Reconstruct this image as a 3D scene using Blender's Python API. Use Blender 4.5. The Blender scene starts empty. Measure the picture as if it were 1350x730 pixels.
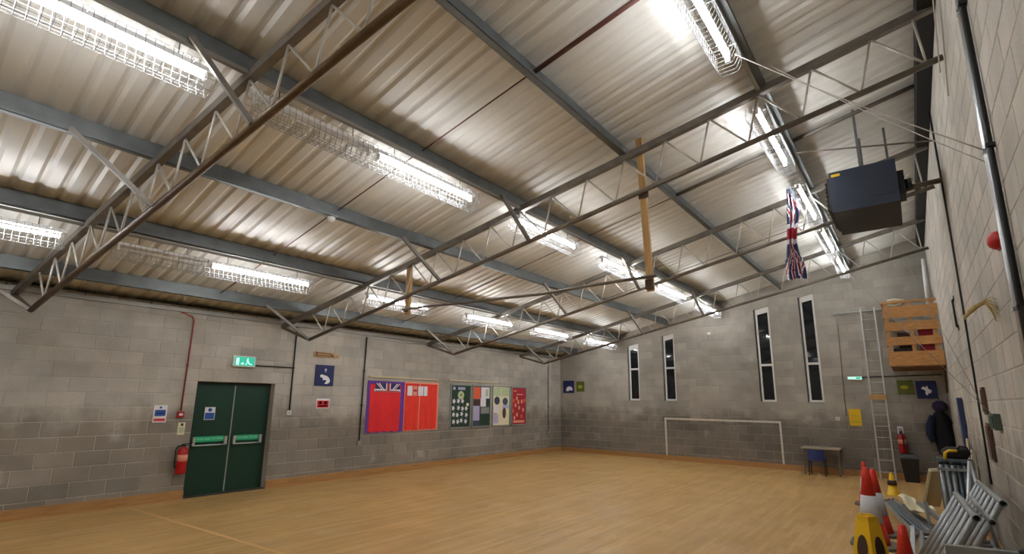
import bpy, math, random
from mathutils import Vector, Matrix
random.seed(7)
R_ = random.Random(11)
# ------------------------------------------------------------------ room numbers (metres)
W, L, BACK = 10.8, 15.67, -4.5            # width (x), far wall (y), wall behind the viewer
SL, Z0 = 0.227, 3.46                      # roof sheet underside: z = Z0 + SL*x
CAM = Vector((10.208, 0, 1.75))
# ------------------------------------------------------------------ camera
cd = bpy.data.cameras.new('camera'); cam = bpy.data.objects.new('camera', cd)
bpy.context.scene.collection.objects.link(cam)
YAW, PITCH, ROLL = 0.676, 0.199, 0.012
fw = Vector((-math.sin(YAW)*math.cos(PITCH), math.cos(YAW)*math.cos(PITCH), math.sin(PITCH)))
r0 = Vector((math.cos(YAW), math.sin(YAW), 0)); u0 = r0.cross(fw)
rr = r0*math.cos(ROLL) + u0*math.sin(ROLL); uu = -r0*math.sin(ROLL) + u0*math.cos(ROLL)
cam.matrix_world = Matrix(((rr.x, uu.x, -fw.x, CAM.x), (rr.y, uu.y, -fw.y, CAM.y), (rr.z, uu.z, -fw.z, CAM.z), (0, 0, 0, 1)))
cd.sensor_width = 36; cd.lens = 654.33/1350*36; cd.shift_y = 30.73/1350; cd.clip_start = 0.05; cd.clip_end = 200
bpy.context.scene.camera = cam
# ------------------------------------------------------------------ night outside
wd = bpy.data.worlds.new('night'); bpy.context.scene.world = wd; wd.use_nodes = True
wd.node_tree.nodes['Background'].inputs[0].default_value = (0.012, 0.016, 0.024, 1)
wd.node_tree.nodes['Background'].inputs[1].default_value = 0.6
# ------------------------------------------------------------------ exposure
vs = bpy.context.scene.view_settings
vs.view_transform = 'Standard'; vs.look = 'None'; vs.gamma = 1; vs.use_curve_mapping = False
vs.exposure = 1.45
TUBE = 35.0                                # brightness of the fluorescent tubes
bpy.context.scene.cycles.use_denoising = True
bpy.context.scene.cycles.max_bounces = 10
bpy.context.scene.cycles.diffuse_bounces = 6
COL = bpy.context.scene.collection

# ================================================================== materials
def srgb(h):
    h = h.lstrip('#'); c = [int(h[i:i+2], 16)/255 for i in (0, 2, 4)]
    return tuple((x/12.92 if x <= .04045 else ((x+.055)/1.055)**2.4) for x in c)
def mat(name, col, rough=.6, metal=0, var=0.0, scale=8, bump=0.0, bscale=60, coat=0, emit=None, trans=0, stretch=None):
    m = bpy.data.materials.new(name); m.use_nodes = True; nt = m.node_tree; b = nt.nodes['Principled BSDF']
    if isinstance(col, str): col = srgb(col)
    b.inputs['Base Color'].default_value = (*col, 1); b.inputs['Roughness'].default_value = rough
    b.inputs['Metallic'].default_value = metal; b.inputs['Coat Weight'].default_value = coat
    b.inputs['Transmission Weight'].default_value = trans
    if emit: b.inputs['Emission Color'].default_value = (*emit[0], 1); b.inputs['Emission Strength'].default_value = emit[1]
    if var or bump:
        geo = nt.nodes.new('ShaderNodeNewGeometry'); src = geo.outputs['Position']
        if stretch:
            mp = nt.nodes.new('ShaderNodeMapping'); mp.inputs['Scale'].default_value = stretch
            nt.links.new(src, mp.inputs['Vector']); src = mp.outputs['Vector']
    if var:
        n = nt.nodes.new('ShaderNodeTexNoise'); n.inputs['Scale'].default_value = scale; n.inputs['Detail'].default_value = 6
        nt.links.new(src, n.inputs['Vector'])
        r = nt.nodes.new('ShaderNodeValToRGB')
        r.color_ramp.elements[0].position = .3; r.color_ramp.elements[1].position = .7
        r.color_ramp.elements[0].color = (*[c*(1-var) for c in col], 1); r.color_ramp.elements[1].color = (*[min(1, c*(1+var)) for c in col], 1)
        nt.links.new(n.outputs['Fac'], r.inputs['Fac']); nt.links.new(r.outputs['Color'], b.inputs['Base Color'])
    if bump:
        n = nt.nodes.new('ShaderNodeTexNoise'); n.inputs['Scale'].default_value = bscale; n.inputs['Detail'].default_value = 4
        nt.links.new(src, n.inputs['Vector'])
        bp = nt.nodes.new('ShaderNodeBump'); bp.inputs['Strength'].default_value = bump; bp.inputs['Distance'].default_value = .01
        nt.links.new(n.outputs['Fac'], bp.inputs['Height']); nt.links.new(bp.outputs['Normal'], b.inputs['Normal'])
    return m
class NT:
    def __init__(s, m): s.t = m.node_tree
    def n(s, k, **kw):
        x = s.t.nodes.new(k)
        for a, v in kw.items(): setattr(x, a, v)
        return x
    def math(s, op, a, b=None):
        x = s.n('ShaderNodeMath', operation=op)
        for i, v in enumerate((a, b)):
            if v is None: continue
            if isinstance(v, (int, float)): x.inputs[i].default_value = v
            else: s.t.links.new(v, x.inputs[i])
        return x.outputs[0]
    def mix(s, f, a, b, mode='MIX'):
        x = s.n('ShaderNodeMix', data_type='RGBA', blend_type=mode)
        for i, v in ((0, f), (6, a), (7, b)):
            if isinstance(v, (int, float)): x.inputs[i].default_value = v
            elif isinstance(v, tuple): x.inputs[i].default_value = (*v, 1)
            else: s.t.links.new(v, x.inputs[i])
        return x.outputs[2]
    def ramp(s, f, p0, p1, c0=(0, 0, 0), c1=(1, 1, 1)):
        r = s.n('ShaderNodeValToRGB'); e = r.color_ramp.elements
        e[0].position = p0; e[1].position = p1; e[0].color = (*c0, 1); e[1].color = (*c1, 1)
        s.t.links.new(f, r.inputs[0]); return r.outputs[0]
    def noise(s, v, scale, detail=5):
        n = s.n('ShaderNodeTexNoise'); n.inputs['Scale'].default_value = scale; n.inputs['Detail'].default_value = detail
        s.t.links.new(v, n.inputs['Vector']); return n.outputs['Fac']
def block_material(name, axis, mortar=False, gain=1.0):
    m = bpy.data.materials.new(name); m.use_nodes = True; q = NT(m); b = m.node_tree.nodes['Principled BSDF']
    geo = q.n('ShaderNodeNewGeometry'); P = geo.outputs['Position']; sp = q.n('ShaderNodeSeparateXYZ'); m.node_tree.links.new(P, sp.inputs[0])
    z = sp.outputs['Z']; u = sp.outputs[axis]
    row = q.math('FLOOR', q.math('DIVIDE', z, .225)); off = q.math('MULTIPLY', q.math('MODULO', row, 2), .225)
    colm = q.math('FLOOR', q.math('DIVIDE', q.math('ADD', u, off), .45))
    cv = q.n('ShaderNodeCombineXYZ'); m.node_tree.links.new(row, cv.inputs[0]); m.node_tree.links.new(colm, cv.inputs[1])
    wn = q.n('ShaderNodeTexWhiteNoise'); m.node_tree.links.new(cv.outputs[0], wn.inputs['Vector'])
    big = q.noise(P, .55, 4); mid = q.noise(P, 2.6, 6); fine = q.noise(P, 70, 3)
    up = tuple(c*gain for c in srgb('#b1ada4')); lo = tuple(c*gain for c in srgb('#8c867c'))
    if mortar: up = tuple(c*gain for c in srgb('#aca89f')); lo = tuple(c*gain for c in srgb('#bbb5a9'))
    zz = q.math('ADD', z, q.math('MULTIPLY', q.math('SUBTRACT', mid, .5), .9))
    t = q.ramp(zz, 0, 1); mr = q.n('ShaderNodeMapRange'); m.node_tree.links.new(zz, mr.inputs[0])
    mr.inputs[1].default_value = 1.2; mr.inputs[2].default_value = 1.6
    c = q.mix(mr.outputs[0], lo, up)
    if not mortar:
        c = q.mix(q.math('SUBTRACT', .8, q.math('MULTIPLY', mr.outputs[0], .25)), c, q.ramp(wn.outputs['Value'], 0, 1, (.76, .75, .74), (1.12, 1.1, 1.08)), 'MULTIPLY')
    c = q.mix(.8, c, q.ramp(big, .36, .64, (.76, .755, .75), (1.16, 1.16, 1.16)), 'MULTIPLY')
    c = q.mix(.7, c, q.ramp(mid, .3, .7, (.84, .83, .82), (1.12, 1.12, 1.12)), 'MULTIPLY')
    c = q.mix(.5, c, q.ramp(fine, .3, .7, (.8, .8, .8), (1.15, 1.15, 1.15)), 'MULTIPLY')
    lime = q.ramp(q.noise(P, 1.3, 8), .66, .74)        # pale lime bloom
    c = q.mix(q.math('MULTIPLY', lime, .35), c, (.62, .61, .6))
    m.node_tree.links.new(c, b.inputs['Base Color']); b.inputs['Roughness'].default_value = .9
    bp = q.n('ShaderNodeBump'); bp.inputs['Strength'].default_value = .5; bp.inputs['Distance'].default_value = .006
    m.node_tree.links.new(q.noise(P, 110, 3), bp.inputs['Height']); m.node_tree.links.new(bp.outputs[0], b.inputs['Normal'])
    return m
def floor_material():
    m = bpy.data.materials.new('strip_wood'); m.use_nodes = True; q = NT(m); b = m.node_tree.nodes['Principled BSDF']; K = m.node_tree.links
    geo = q.n('ShaderNodeNewGeometry'); P = geo.outputs['Position']; sp = q.n('ShaderNodeSeparateXYZ'); K.new(P, sp.inputs[0])
    x, y = sp.outputs[0], sp.outputs[1]
    row = q.math('FLOOR', q.math('DIVIDE', x, .07))
    w1 = q.n('ShaderNodeTexWhiteNoise', noise_dimensions='1D'); K.new(row, w1.inputs['W'])
    col = q.math('FLOOR', q.math('DIVIDE', q.math('ADD', y, q.math('MULTIPLY', w1.outputs['Value'], 5)), .95))
    cv = q.n('ShaderNodeCombineXYZ'); K.new(row, cv.inputs[0]); K.new(col, cv.inputs[1])
    wn = q.n('ShaderNodeTexWhiteNoise'); K.new(cv.outputs[0], wn.inputs['Vector'])
    mp = q.n('ShaderNodeMapping'); mp.inputs['Scale'].default_value = (22, 1.3, 1); K.new(P, mp.inputs[0])
    grain = q.noise(mp.outputs[0], 2.2, 6)
    c = q.ramp(wn.outputs['Value'], 0, 1, srgb('#b8935a'), srgb('#cba76d'))
    c = q.mix(.6, c, q.ramp(grain, .3, .7, (.84, .81, .76), (1.1, 1.1, 1.1)), 'MULTIPLY')
    c = q.mix(.6, c, q.ramp(q.noise(P, .8, 5), .3, .7, (.86, .84, .8), (1.1, 1.1, 1.1)), 'MULTIPLY')
    fr = q.math('FRACT', q.math('DIVIDE', x, .07)); joint = q.math('LESS_THAN', fr, .035)
    c = q.mix(q.math('MULTIPLY', joint, .45), c, (.16, .09, .035))
    K.new(c, b.inputs['Base Color'])
    rg = q.n('ShaderNodeMapRange'); K.new(q.noise(P, 1.7, 5), rg.inputs[0]); rg.inputs[1].default_value = .3; rg.inputs[2].default_value = .7; rg.inputs[3].default_value = .34; rg.inputs[4].default_value = .5
    K.new(rg.outputs[0], b.inputs['Roughness']); b.inputs['Specular IOR Level'].default_value = .45
    return m
M = dict(
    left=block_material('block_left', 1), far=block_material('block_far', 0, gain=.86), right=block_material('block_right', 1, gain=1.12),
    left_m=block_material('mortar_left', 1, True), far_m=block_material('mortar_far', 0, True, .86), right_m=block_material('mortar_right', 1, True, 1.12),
    floor=floor_material(),
    sheet=mat('roof_sheet', '#d8d7d2', .38, 0, .06, 1.6, 0, coat=.0),
    galv=mat('galvanised_purlin', '#6a6e6e', .45, .5, .18, 5), chord=mat('painted_chord', '#6f665b', .5, .35, .2, 7),
    chordA=mat('brown_chord', '#634f35', .5, .3, .25, 7), topc=mat('top_chord', '#78726a', .5, .4, .2, 7),
    rod=mat('pale_rod', '#b8b2a8', .5, .25), redrod=mat('red_oxide', '#5f3a33', .6),
    white=mat('white_enamel', '#e9e9ea', .4), wire=mat('guard_wire', '#8a8b8c', .5),
    tube=mat('tube_lit', '#ffffff', .3, emit=((.97, .985, 1), TUBE)), tube_off=mat('tube_off', '#dddddd', .3),
    dark=mat('eaves_shade', '#14110e', .9), black=mat('black_plastic', '#101012', .5), rubber=mat('rubber', '#1a1a1a', .75),  # dark: near-black that stands in for shade at the eaves
    skirt=mat('skirting_oak', '#a97c49', .5, 0, .22, 3, stretch=(6, 1, 14)),
    green=mat('door_green', '#023426', .38), frame=mat('door_frame', '#3a332b', .6),
    silver=mat('brushed_silver', '#c8ccd0', .3, .8), greenlit=mat('green_print', '#1fae7c', .4), mint=mat('mint_print', '#a9ecd2', .4),
    pvc=mat('white_pvc', '#dcdcda', .35), red=mat('red_gloss', '#b3161b', .3), redpipe=mat('red_conduit', '#8f3b34', .5),
    paper=mat('white_paper', '#e6e4ea', .7), blue=mat('sign_blue', '#2a57a8', .5), navy=mat('navy_board', '#17245a', .6),
    redprint=mat('red_print', '#d0323c', .6), yellow=mat('yellow_plastic', '#e2b70e', .45), cream=mat('cream_card', '#e6dfc0', .7, 0, .05, 9),
    flagred=mat('red_cloth', '#e2282c', .8, 0, .05, 6), flagred2=mat('orange_red_cloth', '#ea3728', .8, 0, .05, 6), purple=mat('purple_cloth', '#6a3a9a', .8),
    wood=mat('pale_pine', '#b38c56', .6, 0, .2, 4, stretch=(9, 9, 1)), pine=mat('orange_pine', '#b4824a', .6, 0, .22, 4, stretch=(2, 9, 9)),
    pine_d=mat('shaded_pine', '#6f4c28', .7, 0, .2, 5), brown=mat('dark_wood', '#4e3628', .7, 0, .2, 8), lath=mat('pale_lath', '#cdbf9d', .6),
    alu=mat('ladder_alu', '#b9bcbd', .4, .7), steel=mat('grey_tube', '#9da2a4', .38, .6, .12, 14), steel_d=mat('blue_grey_tube', '#6f7d88', .4, .5, .15, 14),
    heater=mat('heater_navy', '#29303f', .38, .2), olive=mat('olive_board', '#5c6a1e', .6), ygreen=mat('yellow_green', '#b6b52c', .6),
    coat=mat('dark_fabric', '#0c0e16', .85), coatblue=mat('blue_fabric', '#16233f', .85), hood=mat('purple_fabric', '#2b2147', .85),
    orange=mat('cone_red', '#d6321f', .45), band=mat('cone_band', '#c9cbd0', .5), matblue=mat('mat_blue', '#2b3c63', .6),
    boardgreen=mat('board_green', '#1f3b2c', .7), boardgrey=mat('board_grey', '#8f948d', .5), lilac=mat('lilac_paper', '#b9b3d6', .7),
    orangep=mat('orange_paper', '#e0643c', .7), slate=mat('slate_print', '#3b4657', .7), pgreen=mat('pale_green_paper', '#b5c59a', .7),
    crimson=mat('crimson_board', '#a01c2c', .7), pink=mat('pink_print', '#e79a80', .7), binm=mat('black_bin', '#16181b', .35),
    straw=mat('straw', '#b09a62', .8), pat_g=mat('exit_green', '#0e5b45', .4, emit=((.02, .30, .20), .6)), exit_w=mat('exit_white', '#bff3e4', .4, emit=((.45, 1, .75), .35)),
    wplate=mat('wall_plate', '#8b8880', .5, .3), cord=mat('white_cord', '#b3aea4', .7), tape=mat('white_tape', '#cfcac0', .7, 0, .08, 12),
    linetape=mat('floor_line', '#d8b27a', .6), chairb=mat('blue_chair', '#1f2f6b', .5), concrete_top=mat('table_top', '#a89c86', .5),
    floorrub=mat('base_grey', '#6d675c', .8), brprint=mat('brown_print', '#3a2418', .6),
)
gm = bpy.data.materials.new('window_glass'); gm.use_nodes = True
_b = gm.node_tree.nodes['Principled BSDF']; _b.inputs['Base Color'].default_value = (.03, .035, .04, 1); _b.inputs['Roughness'].default_value = .04; _b.inputs['Transmission Weight'].default_value = .6; _b.inputs['IOR'].default_value = 1.45
M['glass'] = gm

# ================================================================== mesh builder
WL = {}
def tag(o, label=None, cat=None, group=None, kind=None):
    if label: o['label'] = label
    if cat: o['category'] = cat
    if group: o['group'] = group
    if kind: o['kind'] = kind
    return o
def thing(name, label, cat, loc=(0, 0, 0), group=None):
    o = bpy.data.objects.new(name, None); COL.objects.link(o); o.location = loc; o.empty_display_size = .1
    WL[o.name] = Vector(loc); return tag(o, label, cat, group)
class MB:
    def __init__(s): s.v, s.f, s.m, s.sm = [], [], [], []
    def add(s, vs, fs, mi=0, smooth=False):
        n = len(s.v); s.v += [Vector(p) for p in vs]
        for f in fs: s.f.append([n+i for i in f]); s.m.append(mi); s.sm.append(smooth)
        return s
    def box(s, a, b, mi=0):
        x0, x1 = sorted((a[0], b[0])); y0, y1 = sorted((a[1], b[1])); z0, z1 = sorted((a[2], b[2]))
        return s.add([(x0, y0, z0), (x1, y0, z0), (x1, y1, z0), (x0, y1, z0), (x0, y0, z1), (x1, y0, z1), (x1, y1, z1), (x0, y1, z1)],
                     [(0, 3, 2, 1), (4, 5, 6, 7), (0, 1, 5, 4), (1, 2, 6, 5), (2, 3, 7, 6), (3, 0, 4, 7)], mi)
    def bar(s, p, q, w, h, up=(0, 0, 1), mi=0):
        p, q = Vector(p), Vector(q); d = (q-p).normalized(); u = Vector(up)
        if abs(d.dot(u)) > .98: u = Vector((1, 0, 0)) if abs(d.x) < .9 else Vector((0, 1, 0))
        a = d.cross(u).normalized()*w/2; b = a.cross(d).normalized()*h/2
        vs = [p-a-b, p+a-b, p+a+b, p-a+b, q-a-b, q+a-b, q+a+b, q-a+b]
        return s.add(vs, [(0, 1, 2, 3), (7, 6, 5, 4), (0, 4, 5, 1), (1, 5, 6, 2), (2, 6, 7, 3), (3, 7, 4, 0)], mi)
    def path(s, pts, r, n=8, mi=0, cap=True, flat=False):
        pts = [Vector(p) for p in pts]; rs = r if isinstance(r, (list, tuple)) else [r]*len(pts); base = len(s.v); prev = None
        for i, p in enumerate(pts):
            d = (pts[min(i+1, len(pts)-1)]-pts[max(i-1, 0)]).normalized()
            if prev is None:
                u = Vector((0, 0, 1)) if abs(d.z) < .9 else Vector((1, 0, 0)); a = d.cross(u).normalized()
            else: a = (prev-d*prev.dot(d)).normalized()
            prev = a; b = a.cross(d)
            for k in range(n):
                t = 2*math.pi*k/n; s.v.append(p+(a*math.cos(t)+b*math.sin(t))*rs[i])
        for i in range(len(pts)-1):
            for k in range(n):
                k2 = (k+1) % n; s.f.append([base+i*n+k, base+i*n+k2, base+(i+1)*n+k2, base+(i+1)*n+k]); s.m.append(mi); s.sm.append(not flat)
        if cap:
            s.f.append([base+k for k in range(n)][::-1]); s.m.append(mi); s.sm.append(False)
            s.f.append([base+(len(pts)-1)*n+k for k in range(n)]); s.m.append(mi); s.sm.append(False)
        return s
    def open_tube(s, p, q, r, n=10, mi=0):
        p, q = Vector(p), Vector(q); s.path([p, q], r, n, mi, cap=False); s.path([q, p], r*.82, n, mi, cap=False)
        d = (q-p).normalized(); u = Vector((0, 0, 1)) if abs(d.z) < .9 else Vector((1, 0, 0)); a = d.cross(u).normalized(); b = a.cross(d)
        for e in (p, q):
            o = [e+(a*math.cos(2*math.pi*k/n)+b*math.sin(2*math.pi*k/n))*r for k in range(n)]
            i = [e+(a*math.cos(2*math.pi*k/n)+b*math.sin(2*math.pi*k/n))*r*.82 for k in range(n)]
            s.add(o+i, [(k, (k+1) % n, n+(k+1) % n, n+k) for k in range(n)], mi)
        return s
    def lathe(s, prof, o, n=20, mi=0, sx=1, sy=1, smooth=True, rot=0):
        base = len(s.v)
        for r, z in prof:
            for k in range(n):
                t = 2*math.pi*k/n+rot; s.v.append(Vector((o[0]+r*sx*math.cos(t), o[1]+r*sy*math.sin(t), o[2]+z)))
        for i in range(len(prof)-1):
            for k in range(n):
                k2 = (k+1) % n; s.f.append([base+i*n+k, base+i*n+k2, base+(i+1)*n+k2, base+(i+1)*n+k]); s.m.append(mi); s.sm.append(smooth)
        s.f.append([base+k for k in range(n)][::-1]); s.m.append(mi); s.sm.append(False)
        s.f.append([base+(len(prof)-1)*n+k for k in range(n)]); s.m.append(mi); s.sm.append(False)
        return s
    def prism(s, pts, nrm, mi=0):
        pts = [Vector(p) for p in pts]; n = len(pts); nrm = Vector(nrm)
        a = (pts[1]-pts[0]).cross(pts[2]-pts[0])
        if a.dot(nrm) < 0: pts = pts[::-1]
        return s.add(pts+[p+nrm for p in pts], [tuple(range(n))[::-1], tuple(range(n, 2*n))]+[(i, (i+1) % n, n+(i+1) % n, n+i) for i in range(n)], mi)
    def mesh(s, name, mats, org=(0, 0, 0)):
        me = bpy.data.meshes.new(name); o = Vector(org)
        me.from_pydata([tuple(v-o) for v in s.v], [], s.f)
        for m in (mats if isinstance(mats, (list, tuple)) else [mats]): me.materials.append(m)
        me.polygons.foreach_set('material_index', s.m); me.polygons.foreach_set('use_smooth', s.sm); me.update()
        return me
    def build(s, name, mats, parent=None, org=None):
        """one mesh object; vertices were given in world space"""
        if parent is not None: pl = WL[parent.name]
        else: pl = Vector((0, 0, 0))
        if org is None:
            org = pl if parent is not None else (sum((v for v in s.v), Vector())/max(1, len(s.v)) if s.v else Vector())
            if parent is None: org = Vector((org.x, org.y, min(v.z for v in s.v)))
        org = Vector(org)
        o = bpy.data.objects.new(name, s.mesh(name, mats, org)); COL.objects.link(o)
        if parent is not None: o.parent = parent
        o.location = org-pl; WL[o.name] = org
        return o
def dup(root, loc, rotz=0, label=None):
    c = root.copy(); COL.objects.link(c); c.location = loc; c.rotation_euler = (0, 0, rotz); WL[c.name] = Vector(loc)
    if label: c['label'] = label
    for ch in root.children:
        k = ch.copy(); COL.objects.link(k); k.parent = c
        for g in ch.children:
            h = g.copy(); COL.objects.link(h); h.parent = k
    return c
# points on the three walls: u along the wall, z up, d out of the wall into the room
PL = lambda u, z, d=0: Vector((d, u, z))
PF = lambda u, z, d=0: Vector((u, L-d, z))
PR = lambda u, z, d=0: Vector((W-d, u, z))
def NRM(P): return P(0, 0, 1)-P(0, 0, 0)
def plate(mb, P, a, b, z0, z1, d0, d1, mi=0): return mb.box(P(a, z0, d0), P(b, z1, d1), mi)
def poly(mb, P, pts, d, th=.002, mi=0): return mb.prism([P(u, z, d) for u, z in pts], NRM(P)*th, mi)
def ell(u, z, a, b, n=12, t0=0): return [(u+a*math.cos(2*math.pi*k/n+t0), z+b*math.sin(2*math.pi*k/n+t0)) for k in range(n)]
def struct(o): o['kind'] = 'structure'; return o

# ================================================================== the shell
def px(p):
    d = Vector(p)-CAM; zc = d.dot(fw)
    if zc < .1: return None
    return 675+654.3*d.dot(rr)/zc, 395.7-654.3*d.dot(uu)/zc, zc
fl = MB().box((-.3, BACK, -.1), (W+.2, L+.2, 0)).build('floor', M['floor']); struct(fl)
# floor joints and sheet pieces: clip helpers in wall coordinates
def clip(pl, a, b, c):      # keep a*u+b*z+c >= 0
    out = []
    for i in range(len(pl)):
        p, q = pl[i], pl[(i+1) % len(pl)]; dp = a*p[0]+b*p[1]+c; dq = a*q[0]+b*q[1]+c
        if dp >= 0: out.append(p)
        if (dp >= 0) != (dq >= 0):
            t = dp/(dp-dq); out.append((p[0]+(q[0]-p[0])*t, p[1]+(q[1]-p[1])*t))
    return out
def area(pl):
    return abs(sum(pl[i][0]*pl[(i+1) % len(pl)][1]-pl[(i+1) % len(pl)][0]*pl[i][1] for i in range(len(pl))))/2 if len(pl) > 2 else 0
def subtract(pl, h):        # h = (u0, u1, z0, top slope, top const)
    a, b, z0, s, c = h; out = []
    out.append(clip(pl, -1, 0, a)); out.append(clip(pl, 1, 0, -b))
    mid = clip(clip(pl, 1, 0, -a), -1, 0, b)
    if len(mid) > 2:
        out.append(clip(mid, 0, -1, z0)); out.append(clip(mid, -s, 1, -c))
    return [x for x in out if len(x) > 2 and area(x) > .0008]
def block_wall(wall, P, u0, u1, ztop, topline, holes, material, mortar, flip=False):
    """blocks in half bond as children of the wall, mortar 6 mm back"""
    n = NRM(P); U = P(1, 0)-P(0, 0); sgn = 1 if U.cross(Vector((0, 0, 1))).dot(n) > 0 else -1
    Um = U*sgn; cache = {}; cells = []
    k = 0
    while k*.225 < ztop:
        zb = k*.225+.005; zt = (k+1)*.225-.005; off = .225 if k % 2 else 0
        j = math.floor((u0+off)/.45)-1
        while j*.45-off < u1:
            a, b = j*.45-off+.005, (j+1)*.45-off-.005
            pl = [(a, zb), (b, zb), (b, zt), (a, zt)]
            pl = clip(clip(pl, 1, 0, -u0), -1, 0, u1)
            if topline: pl = clip(pl, topline[0], -1, topline[1])
            ps = [pl] if len(pl) > 2 and area(pl) > .0008 else []
            for h in holes: ps = [y for x in ps for y in subtract(x, h)]
            for x in ps:
                full = len(x) == 4 and abs(area(x)-.44*.215) < 1e-4
                cu = sum(p[0] for p in x)/len(x); cz = sum(p[1] for p in x)/len(x); c = P(cu, cz); e = px(c)
                vis = 0
                if e and -40 < e[0] < 1390 and -30 < e[1] < 760:
                    vis = area(x)*abs(n.dot((CAM-c).normalized()))/e[2]**2
                cells.append((vis, x, cu, cz, full))
            j += 1
        k += 1
    cells.sort(key=lambda t: -t[0])
    rest = MB()
    def shape(mb, x, o, lift, xf):
        cu, cz = o; m = len(x)
        back = [(p[0], p[1]) for p in x]; fr = []
        for p in x:
            dx, dz = cu-p[0], cz-p[1]; l = math.hypot(dx, dz) or 1; s = min(.006, l*.3)
            fr.append((p[0]+math.copysign(min(s, abs(dx)*.5), dx), p[1]+math.copysign(min(s, abs(dz)*.5), dz)))
        vs = [xf(p[0], p[1], -.012) for p in back]+[xf(p[0], p[1], lift-.004) for p in back]+[xf(p[0], p[1], lift) for p in fr]
        fs = []
        for r in (0, 1):
            fs += [(r*m+i, r*m+(i+1) % m, (r+1)*m+(i+1) % m, (r+1)*m+i) for i in range(m)]
        fs.append(tuple(range(2*m, 3*m)))
        if sgn < 0: fs = [f[::-1] for f in fs]
        mb.add(vs, fs)
    for i, (vis, x, cu, cz, full) in enumerate(cells):
        lift = R_.choice((0, .001, .002, .003, .004))
        if cz > 1.35: lift = lift*.3-.003
        if vis > 0 and i < 300:
            if full:
                key = lift
                if key not in cache:
                    mb = MB(); shape(mb, [(-.22, -.1075), (.22, -.1075), (.22, .1075), (-.22, .1075)], (0, 0), lift, lambda u, z, d: P(u, z, d)-P(0, 0, 0))
                    cache[key] = mb.mesh('block', material)
                me = cache[key]
            else:
                mb = MB(); shape(mb, [(p[0]-cu, p[1]-cz) for p in x], (0, 0), lift, lambda u, z, d: P(u, z, d)-P(0, 0, 0)); me = mb.mesh('block', material)
            o = bpy.data.objects.new('block', me); COL.objects.link(o); o.parent = wall; o.location = P(cu, cz)-WL[wall.name]
        else: shape(rest, x, (cu, cz), lift, P)
    if rest.v:
        o = rest.build('blockwork', material, wall); o['kind'] = 'stuff'
TH = .215
# left wall (x = 0), door opening y 3.59..5.02
LT = 3.25; DO = (3.59, 5.02, 2.03)
mb = MB(); n = Vector((-TH+.006, 0, 0))
for a, b, z0, z1 in ((BACK, DO[0], 0, LT), (DO[1], L, 0, LT), (DO[0], DO[1], DO[2], LT)):
    mb.box((-.006, a, z0), (-TH, b, z1))
wl = struct(mb.build('wall_left', M['left_m'], org=(0, BACK, 0)))
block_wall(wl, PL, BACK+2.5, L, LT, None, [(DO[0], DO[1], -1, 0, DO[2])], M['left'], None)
# far wall (y = L) with four slot windows
WIN = [(2.70, 3.105), (3.925, 4.335), (6.75, 7.165), (7.925, 8.31)]; SILL = 1.80
WTOP = (.205, 3.055)      # heads follow the roof: z = .205 x + 3.055
ROOF = (SL, Z0)
mb = MB(); nn = Vector((0, TH, 0))
def fq(u0, u1, zb, zt):   # zb, zt functions
    mb.prism([(u0, L+.006, zb(u0)), (u1, L+.006, zb(u1)), (u1, L+.006, zt(u1)), (u0, L+.006, zt(u0))], nn)
rl = lambda u: SL*u+Z0+.03; wt = lambda u: WTOP[0]*u+WTOP[1]; c0 = lambda v: (lambda u: v)
fq(-.2, W+.2, c0(0), c0(SILL)); e = -.2
for a, b in WIN:
    fq(e, a, c0(SILL), rl); fq(a, b, wt, rl); e = b
fq(e, W+.2, c0(SILL), rl)
wf = struct(mb.build('wall_far', M['far_m'], org=(0, L, 0)))
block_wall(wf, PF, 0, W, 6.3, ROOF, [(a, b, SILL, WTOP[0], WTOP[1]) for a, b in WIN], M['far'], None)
# right wall (x = W)
RT = 5.62
wr = struct(MB().box((W+.006, BACK, 0), (W+TH, L, RT)).build('wall_right', M['right_m'], org=(W, BACK, 0)))
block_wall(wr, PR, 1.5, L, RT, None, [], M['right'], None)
struct(MB().prism([(-.3, BACK, 0), (W+.3, BACK, 0), (W+.3, BACK, 6.0), (-.3, BACK, 3.4)], (0, -.2, 0)).build('wall_back', M['right_m']))
# baseboards
def skirting(P, a, b, name, h=.15):
    mb = MB(); plate(mb, P, a, b, 0, h-.012, .002, .028); plate(mb, P, a, b, h-.012, h, .002, .02)
    return struct(mb.build(name, M['skirt']))
skirting(PL, BACK, DO[0]-.0, 'baseboard_left'); skirting(PL, DO[1], L-.03, 'baseboard_left'); skirting(PF, 0.03, W-.03, 'baseboard_far', .14); skirting(PR, 1, L-.03, 'baseboard_right')
# windows
for i, (a, b) in enumerate(WIN):
    fr = MB(); D0, D1 = -.10, -.05; a1, b1 = a+.035, b-.002; TR = 2.83
    plate(fr, PF, a1, a1+.05, SILL, wt(a1+.02), D0, D1); plate(fr, PF, b1-.05, b1, SILL, wt(b1-.05), D0, D1)
    plate(fr, PF, a1, b1, SILL, SILL+.055, D0, D1+.004); plate(fr, PF, a1+.05, b1-.05, TR-.03, TR+.03, D0, D1)
    fr.prism([PF(a1, wt(a1)-.16, D0), PF(b1, wt(b1)-.16, D0), PF(b1, wt(b1), D0), PF(a1, wt(a1), D0)], NRM(PF)*.045)
    w = struct(fr.build('window_%d' % (i+1), M['pvc']))
    for (z0, z1f) in ((SILL+.055, lambda u: TR-.03), (TR+.03, lambda u: wt(u)-.16)):
        p = MB(); p.prism([PF(a1+.05, z0, -.08), PF(b1-.05, z0, -.08), PF(b1-.05, z1f(b1-.05), -.08), PF(a1+.05, z1f(a1+.05), -.08)], NRM(PF)*.008)
        p.build('pane', M['glass'], w)
    g = MB(); plate(g, PF, a, b, SILL-.03, SILL, -.1, .012); g.build('window_sill', M['white' if i < 0 else 'boardgrey'], w)
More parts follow.
